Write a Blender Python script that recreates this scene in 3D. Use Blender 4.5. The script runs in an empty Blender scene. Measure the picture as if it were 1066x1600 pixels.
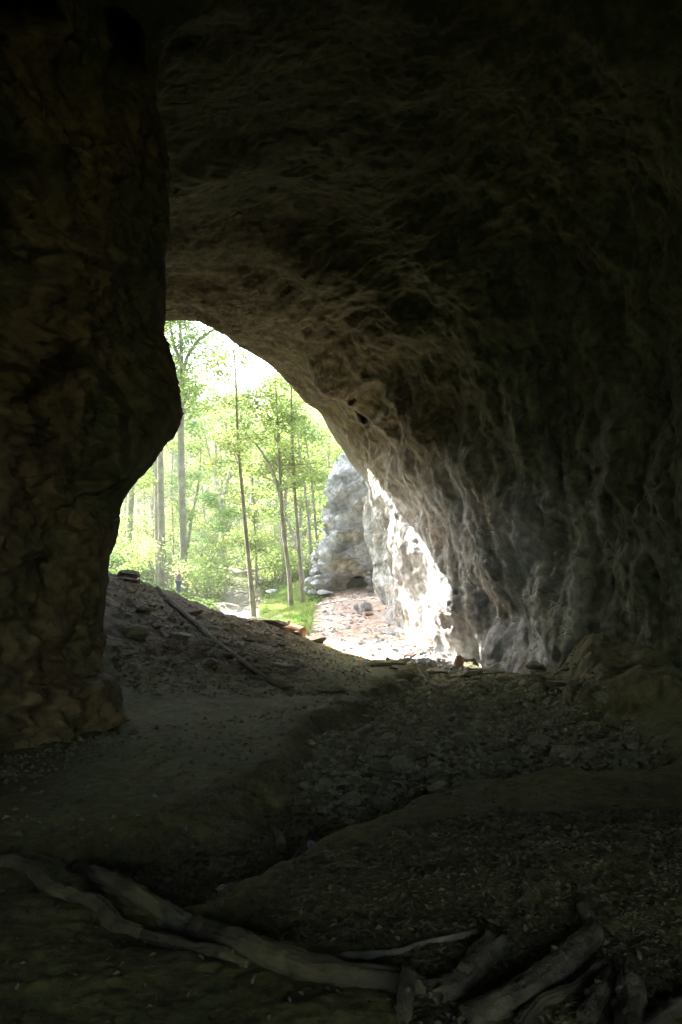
import bpy, bmesh, math, random
import numpy as np
from mathutils import Vector, Matrix
R = math.radians
random.seed(7); rng = np.random.default_rng(7)
sc = bpy.context.scene
# ---------------------------------------------------------------- camera, sky, sun, exposure
CH = 2.5; PITCH = R(4.0); FPX = 1350.0
cd = bpy.data.cameras.new('camera'); cam = bpy.data.objects.new('camera', cd); sc.collection.objects.link(cam)
cam.location = (0, 0, CH); cam.rotation_euler = (R(90) + PITCH, 0, 0)
cd.sensor_fit = 'VERTICAL'; cd.sensor_height = 24; cd.lens = 24 * FPX / 1600
cd.clip_start = 0.05; cd.clip_end = 3000
sc.camera = cam
SUN_EL, SUN_AZ = 45.0, -50.0            # azimuth measured from +Y (view direction) towards +X
w = bpy.data.worlds.new('World'); sc.world = w; w.use_nodes = True
nt = w.node_tree; bg = nt.nodes['Background']; bg.inputs['Strength'].default_value = 0.15
sky = nt.nodes.new('ShaderNodeTexSky'); sky.sky_type = 'NISHITA'; sky.sun_disc = False
sky.sun_elevation = R(SUN_EL); sky.sun_rotation = R(SUN_AZ); sky.air_density = 1.0; sky.dust_density = 3.0; sky.ozone_density = 1.0
nt.links.new(sky.outputs[0], bg.inputs['Color'])
sl = bpy.data.lights.new('sun', 'SUN'); sl.energy = 4.6; sl.angle = R(0.5); sl.color = (1, 0.95, 0.86)
so = bpy.data.objects.new('sun', sl); sc.collection.objects.link(so)
sd = Vector((math.sin(R(SUN_AZ)) * math.cos(R(SUN_EL)), math.cos(R(SUN_AZ)) * math.cos(R(SUN_EL)), math.sin(R(SUN_EL))))
so.rotation_euler = sd.to_track_quat('Z', 'Y').to_euler()
so.location = sd * 60
sc.view_settings.view_transform = 'Standard'; sc.view_settings.look = 'None'
sc.view_settings.exposure = 3.75; sc.view_settings.gamma = 1
try:
    sc.cycles.max_bounces = 10; sc.cycles.diffuse_bounces = 6; sc.cycles.transmission_bounces = 4
    sc.cycles.sample_clamp_indirect = 6; sc.cycles.caustics_reflective = False; sc.cycles.caustics_refractive = False
except Exception: pass

# ---------------------------------------------------------------- maths
CP, SP = math.cos(PITCH), math.sin(PITCH)
def P(px, py, Y):                       # point of the photograph at forward distance Y -> world
    cx = (px - 533) / FPX; cy = (800 - py) / FPX
    dy = CP - SP * cy; dz = SP + CP * cy; k = Y / dy
    return (cx * k, Y, CH + dz * k)
def G(px, py, z=0.0):                   # point of the photograph on the level z
    cx = (px - 533) / FPX; cy = (800 - py) / FPX
    dy = CP - SP * cy; dz = SP + CP * cy; k = (z - CH) / dz
    return (cx * k, dy * k)
def hsh(i, j, k, s):
    h = (i * 374761393 + j * 668265263 + k * 2147483647 + s * 974634777) & 0xFFFFFFFF
    h = ((h ^ (h >> 13)) * 1274126177) & 0xFFFFFFFF
    return (h ^ (h >> 16)) & 0xFFFFFFFF
GR = rng.normal(size=(256, 3)); GR /= np.linalg.norm(GR, axis=1)[:, None]
def pn(Q, s=0):
    I = np.floor(Q).astype(np.int64); F = Q - I; U = F * F * F * (F * (F * 6 - 15) + 10)
    r = 0
    for a in (0, 1):
        for b in (0, 1):
            for c in (0, 1):
                g = GR[hsh(I[:, 0] + a, I[:, 1] + b, I[:, 2] + c, s) & 255]
                d = (F[:, 0] - a) * g[:, 0] + (F[:, 1] - b) * g[:, 1] + (F[:, 2] - c) * g[:, 2]
                wx = U[:, 0] if a else 1 - U[:, 0]; wy = U[:, 1] if b else 1 - U[:, 1]; wz = U[:, 2] if c else 1 - U[:, 2]
                r = r + d * wx * wy * wz
    return r * 1.6
def fbm(Q, o=4, s=0, g=0.5, l=2.03):
    r = 0; a = 1.0
    for k in range(o):
        r = r + a * pn(Q, s + k * 7); Q = Q * l + 3.7; a *= g
    return r
def ridged(Q, o=3, s=0):
    r = 0; a = 1.0
    for k in range(o):
        r = r + a * (1 - np.abs(pn(Q, s + k * 5)) * 2.2); Q = Q * 2.1 + 1.3; a *= 0.5
    return r / 1.75
def sst(a, b, x):
    t = np.clip((x - a) / (b - a), 0, 1); return t * t * (3 - 2 * t)
def hermite(V, T, t):                   # V (n, ...) at knots T, sampled at t
    V = np.asarray(V, float); T = np.asarray(T, float); n = len(T)
    M = np.zeros_like(V)
    sh = (-1,) + (1,) * (V.ndim - 1)
    M[1:-1] = (V[2:] - V[:-2]) / (T[2:] - T[:-2]).reshape(sh)
    M[0] = (V[1] - V[0]) / (T[1] - T[0]); M[-1] = (V[-1] - V[-2]) / (T[-1] - T[-2])
    M *= 0.85
    i = np.clip(np.searchsorted(T, t, side='right') - 1, 0, n - 2)
    h = (T[i + 1] - T[i]); x = (t - T[i]) / h
    x = x.reshape(sh); h = h.reshape(sh)
    return ((2 * x**3 - 3 * x**2 + 1) * V[i] + (x**3 - 2 * x**2 + x) * h * M[i]
            + (-2 * x**3 + 3 * x**2) * V[i + 1] + (x**3 - x**2) * h * M[i + 1])

# ---------------------------------------------------------------- object helpers
COL = sc.collection
def tag(o, label=None, cat=None, group=None, kind=None):
    if label: o['label'] = label
    if cat: o['category'] = cat
    if group: o['group'] = group
    if kind: o['kind'] = kind
    return o
def empty(name, loc, rz=0, label=None, cat=None, group=None):
    o = bpy.data.objects.new(name, None); COL.objects.link(o); o.location = loc; o.rotation_euler = (0, 0, rz)
    o.empty_display_size = 0.2
    return tag(o, label, cat, group)
def mesh_np(name, V, F, mat, parent=None, col=None, smooth=True, midx=None):
    V = np.asarray(V, np.float32); F = np.asarray(F, np.int32)
    me = bpy.data.meshes.new(name); k = F.shape[1]
    me.vertices.add(len(V)); me.vertices.foreach_set('co', V.ravel())
    me.loops.add(F.size); me.loops.foreach_set('vertex_index', F.ravel())
    me.polygons.add(len(F)); me.polygons.foreach_set('loop_start', np.arange(0, F.size, k, dtype=np.int32))
    try: me.polygons.foreach_set('loop_total', np.full(len(F), k, np.int32))
    except Exception: pass
    me.polygons.foreach_set('use_smooth', np.full(len(F), smooth))
    for m in (mat if isinstance(mat, (list, tuple)) else [mat]): me.materials.append(m)
    if midx is not None: me.polygons.foreach_set('material_index', np.asarray(midx, np.int32))
    if col is not None:
        a = me.color_attributes.new('Col', 'FLOAT_COLOR', 'POINT')
        c = np.ones((len(V), 4), np.float32); c[:, :3] = np.clip(col, 0, 1); a.data.foreach_set('color', c.ravel())
    me.update(calc_edges=True); me.validate()
    o = bpy.data.objects.new(name, me); COL.objects.link(o)
    if parent: o.parent = parent
    return o
def grid_faces(n, m, r0=0, r1=None, c0=0, c1=None):
    r1 = n - 1 if r1 is None else r1; c1 = m - 1 if c1 is None else c1
    i, j = np.meshgrid(np.arange(r0, r1), np.arange(c0, c1), indexing='ij')
    a = (i * m + j).ravel(); return np.stack([a, a + 1, a + m + 1, a + m], 1)
def copy_tree(o, parent=None):
    c = o.copy(); COL.objects.link(c)
    if parent: c.parent = parent
    for ch in list(o.children): copy_tree(ch, c)
    return c

# ---------------------------------------------------------------- materials
def mat(name, col=None, rough=0.9, nscale=6, namt=0.35, bump=0.3, bscale=20, bdist=0.03, spec=0.25, usecol=False,
        trans=0, stretch=(1, 1, 1), tint2=None, objvar=0, detail=6, cracks=0):
    m = bpy.data.materials.new(name); m.use_nodes = True; t = m.node_tree; N = t.nodes; L = t.links
    b = N['Principled BSDF']; b.inputs['Roughness'].default_value = rough; b.inputs['Specular IOR Level'].default_value = spec
    tc = N.new('ShaderNodeTexCoord'); mp = N.new('ShaderNodeMapping'); mp.inputs['Scale'].default_value = stretch
    L.new(tc.outputs['Object'], mp.inputs[0])
    n1 = N.new('ShaderNodeTexNoise'); n1.inputs['Scale'].default_value = nscale; n1.inputs['Detail'].default_value = detail
    n1.inputs['Roughness'].default_value = 0.65; L.new(mp.outputs[0], n1.inputs['Vector'])
    mr = N.new('ShaderNodeMapRange'); mr.inputs['From Min'].default_value = 0.3; mr.inputs['From Max'].default_value = 0.7
    mr.inputs['To Min'].default_value = 1 - namt; mr.inputs['To Max'].default_value = 1 + namt; L.new(n1.outputs['Fac'], mr.inputs['Value'])
    if usecol:
        src = N.new('ShaderNodeVertexColor'); src.layer_name = 'Col'; cs = src.outputs['Color']
    else:
        src = N.new('ShaderNodeRGB'); src.outputs[0].default_value = (*col, 1); cs = src.outputs[0]
    if tint2:
        n2 = N.new('ShaderNodeTexNoise'); n2.inputs['Scale'].default_value = nscale * 0.37; n2.inputs['Detail'].default_value = 4
        L.new(mp.outputs[0], n2.inputs['Vector'])
        r2 = N.new('ShaderNodeMapRange'); r2.inputs['From Min'].default_value = 0.42; r2.inputs['From Max'].default_value = 0.6
        L.new(n2.outputs['Fac'], r2.inputs['Value'])
        mx = N.new('ShaderNodeMixRGB'); mx.inputs['Color2'].default_value = (*tint2, 1)
        L.new(r2.outputs[0], mx.inputs['Fac']); L.new(cs, mx.inputs['Color1']); cs = mx.outputs[0]
    vm = N.new('ShaderNodeVectorMath'); vm.operation = 'SCALE'; L.new(cs, vm.inputs[0]); L.new(mr.outputs[0], vm.inputs['Scale'])
    cs = vm.outputs[0]
    if objvar:
        oi = N.new('ShaderNodeObjectInfo'); r3 = N.new('ShaderNodeMapRange'); r3.inputs['To Min'].default_value = 1 - objvar; r3.inputs['To Max'].default_value = 1 + objvar
        L.new(oi.outputs['Random'], r3.inputs['Value']); v3 = N.new('ShaderNodeVectorMath'); v3.operation = 'SCALE'
        L.new(cs, v3.inputs[0]); L.new(r3.outputs[0], v3.inputs['Scale']); cs = v3.outputs[0]
    L.new(cs, b.inputs['Base Color'])
    if bump:
        nb = N.new('ShaderNodeTexNoise'); nb.inputs['Scale'].default_value = bscale; nb.inputs['Detail'].default_value = 8
        nb.inputs['Roughness'].default_value = 0.7; L.new(mp.outputs[0], nb.inputs['Vector'])
        bp = N.new('ShaderNodeBump'); bp.inputs['Strength'].default_value = bump; bp.inputs['Distance'].default_value = bdist
        L.new(nb.outputs['Fac'], bp.inputs['Height']); L.new(bp.outputs[0], b.inputs['Normal'])
    if cracks:
        dn = N.new('ShaderNodeTexNoise'); dn.inputs['Scale'].default_value = 1.1; dn.inputs['Detail'].default_value = 2.5; L.new(tc.outputs['Object'], dn.inputs['Vector'])
        ad = N.new('ShaderNodeVectorMath'); ad.operation = 'MULTIPLY_ADD'; ad.inputs[1].default_value = (.8, .8, .8); L.new(dn.outputs['Color'], ad.inputs[0]); L.new(tc.outputs['Object'], ad.inputs[2])
        m2 = N.new('ShaderNodeMapping'); m2.inputs['Rotation'].default_value = (.5, .4, .2); m2.inputs['Scale'].default_value = (.7, .9, 1.7); L.new(ad.outputs[0], m2.inputs[0])
        vo = N.new('ShaderNodeTexVoronoi'); vo.feature = 'DISTANCE_TO_EDGE'; vo.inputs['Scale'].default_value = 1.3; L.new(m2.outputs[0], vo.inputs['Vector'])
        v2 = N.new('ShaderNodeMapRange'); v2.inputs['From Max'].default_value = .07; L.new(vo.outputs['Distance'], v2.inputs['Value'])
        mk = N.new('ShaderNodeMapRange'); mk.inputs['From Min'].default_value = .45; mk.inputs['From Max'].default_value = .6; mk.inputs['To Max'].default_value = cracks; L.new(dn.outputs['Fac'], mk.inputs['Value'])
        b2 = N.new('ShaderNodeBump'); b2.inputs['Distance'].default_value = .045; L.new(mk.outputs[0], b2.inputs['Strength']); L.new(v2.outputs[0], b2.inputs['Height'])
        L.new(bp.outputs[0], b2.inputs['Normal']); L.new(b2.outputs[0], b.inputs['Normal'])
    if trans:
        tr = N.new('ShaderNodeBsdfTranslucent'); L.new(cs, tr.inputs['Color']); ms = N.new('ShaderNodeMixShader'); ms.inputs[0].default_value = trans
        L.new(b.outputs[0], ms.inputs[1]); L.new(tr.outputs[0], ms.inputs[2]); L.new(ms.outputs[0], N['Material Output'].inputs['Surface'])
    return m
M_ROCK = mat('cave_limestone', usecol=True, nscale=5, namt=0.45, bump=0.7, bscale=16, bdist=0.05, rough=0.85, cracks=0.6)
M_CLIFF = mat('weathered_limestone', usecol=True, nscale=2.2, namt=0.4, bump=0.9, bscale=6, bdist=0.12, rough=0.85, cracks=0.6)
M_GROUND = mat('earth', usecol=True, nscale=9, namt=0.4, bump=0.8, bscale=22, bdist=0.03, rough=0.92)
M_LITTER = mat('dead_leaves', (0.115, 0.1, 0.055), nscale=8, namt=0.6, bump=0, tint2=(0.085, 0.07, 0.04))
M_STONE = mat('stone', (0.14, 0.137, 0.08), nscale=5, namt=0.4, bump=0.6, bscale=14, objvar=0.4)
M_BOULD = mat('grey_boulder', (0.42, 0.43, 0.46), nscale=2.5, namt=0.4, bump=0.8, bscale=6, bdist=0.1, objvar=0.2)
M_BROWNR = mat('brown_stone', (0.10, 0.075, 0.055), nscale=3, namt=0.4, bump=0.7, bscale=8, bdist=0.06)
M_WOOD = mat('weathered_wood', (0.082, 0.073, 0.036), nscale=7, namt=0.4, bump=0.9, bscale=10, bdist=0.03, stretch=(1, 1, 1), tint2=(0.05, 0.047, 0.028))
M_BARK = mat('mossy_bark', (0.10, 0.09, 0.055), nscale=9, namt=0.5, bump=1.0, bscale=12, bdist=0.05, tint2=(0.055, 0.05, 0.03))
M_PALE = mat('pale_wood', (0.42, 0.38, 0.29), nscale=9, namt=0.3, bump=0.6, bscale=12, bdist=0.02)
M_DARKPALE = mat('darker_pale_wood', (0.17, 0.155, 0.11), nscale=9, namt=0.3, bump=0.6, bscale=12, bdist=0.02)  # darker copy of the pale wood, for the foreground branch
M_CUT = mat('sawn_orange_wood', (0.25, 0.15, 0.085), nscale=8, namt=0.3, bump=0.4, bscale=14)
M_TRUNKG = mat('grey_bark', (0.22, 0.21, 0.18), nscale=2.0, namt=0.5, bump=0.6, bscale=6, bdist=0.05, tint2=(0.18, 0.2, 0.13))
M_TRUNKP = mat('pale_bark', (0.3, 0.27, 0.23), nscale=2.5, namt=0.35, bump=0.4, bscale=6, bdist=0.04)
M_LEAF = mat('yellow_green_leaf', (0.34, 0.41, 0.12), nscale=0.9, namt=0.35, bump=0, trans=0.5, tint2=(0.25, 0.37, 0.1), objvar=0.25, rough=0.6)
M_LEAF2 = mat('green_leaf', (0.18, 0.31, 0.1), nscale=0.9, namt=0.35, bump=0, trans=0.5, tint2=(0.31, 0.39, 0.11), objvar=0.3, rough=0.6)
M_GRASS = mat('grass_blade', (0.19, 0.30, 0.08), nscale=1.2, namt=0.4, bump=0, trans=0.4, tint2=(0.3, 0.36, 0.13))
M_FERN = mat('ground_leaf', (0.07, 0.13, 0.03), nscale=0.8, namt=0.5, bump=0, trans=0.4, tint2=(0.13, 0.19, 0.04))
M_SKIN = mat('skin', (0.55, 0.36, 0.27), nscale=10, namt=0.05, bump=0, rough=0.6)
M_TOP = mat('grey_cotton', (0.17, 0.15, 0.21), nscale=20, namt=0.1, bump=0)
M_JEAN = mat('blue_denim', (0.035, 0.06, 0.17), nscale=20, namt=0.15, bump=0)
M_HAIR = mat('light_hair', (0.5, 0.42, 0.34), nscale=30, namt=0.2, bump=0)
M_SHOE = mat('dark_shoe', (0.05, 0.05, 0.06), nscale=30, namt=0.2, bump=0)
M_OCHRE = mat('ochre_rock', (0.33, 0.2, 0.12), nscale=4, namt=0.3, bump=0.7, bscale=9, bdist=0.05)

# ---------------------------------------------------------------- terrain height
CT = [(-40, -60, 0), (40, -60, 0), (0, -60, 0), (-15, -25, 0), (15, -25, 0), (0, -25, 0), (-8, -8, 0), (8, -8, 0.1), (0, 0, 0.05), (-4, 6, 0.02), (4, 6, 0.1), (0, 6, 0.05),
      (-8, 12, .1), (8, 12, 0.2), (0, 11, 0), (0, 15, 0), (4, 15, 0), (7, 14, .3), (4.9, 21.8, .27), (5.4, 19.8, .45), (6.4, 17.2, .1), (-4, 14, 0.0), (3, 20, -.05), (-2.9, 17.3, 0.02), (-5.5, 17, .35), (0, 18, -0.02), (12, 20, 1), (-12, 18, 3), (-14, 28, 3.8)]
for a in [(175, 1000, 20), (175, 950, 24), (175, 898, 29), (230, 1010, 20.5), (235, 916, 28.5), (300, 948, 28), (278, 940, 28), (262, 932, 28), (300, 1010, 21.5), (400, 973, 28), (400, 1030, 21.5), (500, 1006, 28), (500, 1035, 24),
          (600, 1030, 27), (700, 1031, 25), (860, 1031, 24), (660, 1012, 29), (560, 1005, 31.5), (630, 985, 34), (600, 965, 38), (540, 975, 37), (540, 938, 46), (585, 930, 47), (565, 922, 50), (515, 924, 51),
          (500, 1000, 33), (450, 1000, 33), (490, 945, 43), (455, 953, 46), (472, 950, 47), (420, 978, 38), (440, 955, 46), (485, 922, 55), (395, 974, 42), (375, 962, 46), (375, 945, 60), (365, 930, 75),
          (280, 934, 52), (285, 932, 58), (252, 922, 55), (220, 912, 48), (180, 903, 45), (100, 870, 50), (330, 935, 62), (330, 905, 80), (260, 890, 75), (150, 850, 70), (440, 915, 62), (410, 905, 80),
          (480, 895, 70), (560, 880, 62), (380, 880, 100), (300, 830, 105), (450, 830, 100), (200, 800, 100), (520, 820, 90), (400, 770, 135), (280, 750, 135), (520, 750, 125), (150, 700, 130)]:
    CT.append(P(*a))
CT += [(-60, 40, 14), (-60, 80, 24), (-80, 140, 44), (0, 175, 33), (-40, 175, 38), (40, 170, 40), (60, 120, 34), (30, 90, 20), (20, 62, 12), (50, 40, 14), (14, 50, 5), (0, 300, 50), (-200, 300, 60), (200, 300, 60), (0, 1200, 60), (-800, 600, 60), (800, 600, 60), (-800, -600, 0), (800, -600, 0), (0, -1000, 0)]
CT = np.array(CT, float); C0 = 1.2
_D = np.sqrt(((CT[:, None, :2] - CT[None, :, :2]) ** 2).sum(-1) + C0 ** 2)
_A = np.zeros((len(CT) + 1,) * 2); _A[:-1, :-1] = -_D - np.eye(len(CT)) * 0.04; _A[:-1, -1] = 1; _A[-1, :-1] = 1
_W = np.linalg.solve(_A, np.append(CT[:, 2], 0))
def poly_sd(x, y, pts):
    d = np.full(x.shape, 1e9); ins = np.zeros(x.shape, bool); n = len(pts)
    for i in range(n):
        ax, ay = pts[i]; bx, by = pts[(i + 1) % n]; ex, ey = bx - ax, by - ay
        t = np.clip(((x - ax) * ex + (y - ay) * ey) / (ex * ex + ey * ey), 0, 1)
        d = np.minimum(d, np.hypot(x - ax - t * ex, y - ay - t * ey))
        c = ((ay > y) != (by > y)) & (x < (bx - ax) * (y - ay) / (by - ay + 1e-12) + ax); ins ^= c
    return np.where(ins, d, -d)        # positive inside
BED = [G(*p) for p in [(60, 1310), (150, 1368), (215, 1412), (330, 1412), (375, 1385), (500, 1312), (640, 1262), (735, 1212), (860, 1200), (1010, 1200), (1075, 1185), (1010, 1130), (900, 1060), (800, 1026), (700, 1022), (640, 1034), (590, 1062), (568, 1090), (470, 1120), (452, 1165), (430, 1200), (300, 1265), (170, 1290)]]
LEDGE = [G(*p, 0.3) for p in [(865, 1075), (1000, 1085), (1100, 1100), (1100, 1025), (960, 1022), (880, 1035)]]
LIT = [G(*p) for p in [(560, 1330), (760, 1300), (1150, 1290), (1300, 1600), (700, 1700), (520, 1520), (360, 1440), (430, 1370)]]
PATHP = [P(*p)[:2] for p in [(430, 1003, 33), (488, 985, 35), (497, 940, 44), (515, 924, 51), (600, 922, 51), (680, 1000, 30), (760, 1035, 24), (600, 1045, 25), (520, 1020, 28)]]
GRASSP = [P(*p)[:2] for p in [(405, 985, 36), (485, 988, 34.5), (492, 945, 43), (500, 915, 60), (440, 910, 62), (405, 950, 50)]]
STREAM = [P(*p)[:2] for p in [(340, 985, 36), (400, 985, 38), (412, 950, 52), (400, 935, 66), (372, 925, 78), (350, 925, 76), (345, 950, 50)]]
def gz(x, y, masks=False):
    x = np.atleast_1d(np.asarray(x, float)); y = np.atleast_1d(np.asarray(y, float))
    z = np.zeros_like(x)
    for s in range(0, len(x), 60000):
        e = slice(s, s + 60000)
        z[e] = _W[-1] - np.sqrt((x[e, None] - CT[:, 0]) ** 2 + (y[e, None] - CT[:, 1]) ** 2 + C0 ** 2) @ _W[:-1]
    Q = np.stack([x, y, np.zeros_like(x)], 1)
    w1 = pn(Q * 1.1, 3); w2 = pn(Q * 3.1, 4)
    sdb = poly_sd(x, y, BED) + 0.28 * w1 + 0.12 * w2
    bed = sst(-0.25, 0.65, sdb)
    z -= 0.32 * bed
    led = poly_sd(x, y, LEDGE) + 0.2 * w1 + .1 * w2
    ledm = sst(-.1, 0.6, led); z += 0.5 * ledm + ledm * (.16 * fbm(Q * 1.5, 3, 61) + .10 * ((Q[:, 0] * .8 + Q[:, 1] * 1.4 + w1 * .8) % 1.0))
    # low mound of earth on the right of the foreground, hollow behind the logs
    z += 0.25 * np.exp(-(((x - 2.4) / 2.4) ** 2 + ((y - 7.4) / 1.8) ** 2))
    hx, hy = G(330, 1455); z -= 0.16 * np.exp(-(((x - hx) / 0.75) ** 2 + ((y - hy) / 0.35) ** 2))
    lit = sst(-0.3, 0.5, poly_sd(x, y, LIT) + 0.5 * w1)
    path = sst(-0.2, 0.5, poly_sd(x, y, PATHP) + 0.5 * w1 + .3 * w2)
    grass = sst(-0.2, 0.4, poly_sd(x, y, GRASSP) + 0.35 * w1) * (1 - path)
    stream = sst(-0.3, 0.8, poly_sd(x, y, STREAM) + 0.6 * w1)
    z -= 0.35 * stream
    slope = sst(17, 20, y + x * 0.2 + 0.6 * w1) * (1 - sst(31, 34, y)) * sst(0.4, -2.2, x)
    amp = 0.03 + 0.05 * bed + 0.07 * slope + 0.03 * path + 0.05 * stream + 0.12 * sst(45, 60, y)
    z += amp * (fbm(Q * 1.7, 4, 11) + 0.4 * np.abs(pn(Q * 6.3, 15))) + 0.012 * pn(Q * 9, 17) + 0.05 * pn(Q * 0.6, 19)
    if masks: return z, dict(bed=bed, led=ledm, lit=lit, path=path, grass=grass, stream=stream, slope=slope, Q=Q)
    return z
def gz1(x, y): return float(gz(x, y)[0])
def lerp(a, b, t): return a + (b - a) * np.asarray(t)[..., None]
def C(*c): return np.array(c, float)

def build_ground():
    ys = [-1500, -600, -200, -80, -50] + list(np.arange(-40, 3, 0.8)) + list(np.geomspace(3.2, 62, 900)) + list(np.geomspace(62.5, 180, 120)) + [200, 240, 300, 400, 600, 900, 1500]
    ys = np.array(ys, float)
    s = np.concatenate([-np.geomspace(1.03, 60, 40)[::-1], np.linspace(-1, 1, 520), np.geomspace(1.03, 60, 40)])
    Y, S = np.meshgrid(ys, s, indexing='ij')
    X = S * 0.43 * (np.clip(np.abs(Y), 2, 300) + 3.0)
    x, y = X.ravel(), Y.ravel()
    z, k = gz(x, y, True); Q = k['Q']
    n1 = sst(-0.4, 0.5, fbm(Q * 0.7, 3, 31)); n2 = fbm(Q * 5, 3, 41); n3 = sst(0.0, 0.5, pn(Q * 2.2, 51))
    c = lerp(C(.105, .103, .041), C(.075, .075, .03), n1)                      # silty cave floor
    c = lerp(c, C(.095, .088, .05), k['bed'] * 0.8)
    c = lerp(c, C(.09, .088, .042), k['lit'] * 0.6)
    c = lerp(c, lerp(C(.062, .047, .026), C(.108, .082, .047), n1), k['slope'])
    c = lerp(c, lerp(C(.12, .11, .065), C(.08, .085, .05), n3), k['led'])
    out = sst(28.5, 31, y)
    c = lerp(c, lerp(C(.10, .09, .05), C(.08, .11, .035), n3), out)
    c = lerp(c, lerp(C(.44, .35, .3), C(.26, .19, .155), n3 * 0.8), k['path'] * sst(24, 27, y))
    c = lerp(c, lerp(C(.16, .25, .07), C(.24, .27, .11), n1), k['grass'] * out)
    c = lerp(c, C(.24, .22, .2), k['stream'] * 0.8)
    c *= (1 + 0.25 * n2)[:, None]; c = c * lerp(C(1.02, 1, .8), C(1, 1, 1), out)  # olive cast of light bounced off leaves put into the cave floor
    V = np.stack([x, y, z], 1)
    tag(mesh_np('ground', V, grid_faces(len(ys), len(s)), M_GROUND, col=c), kind='structure')
build_ground()

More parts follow.
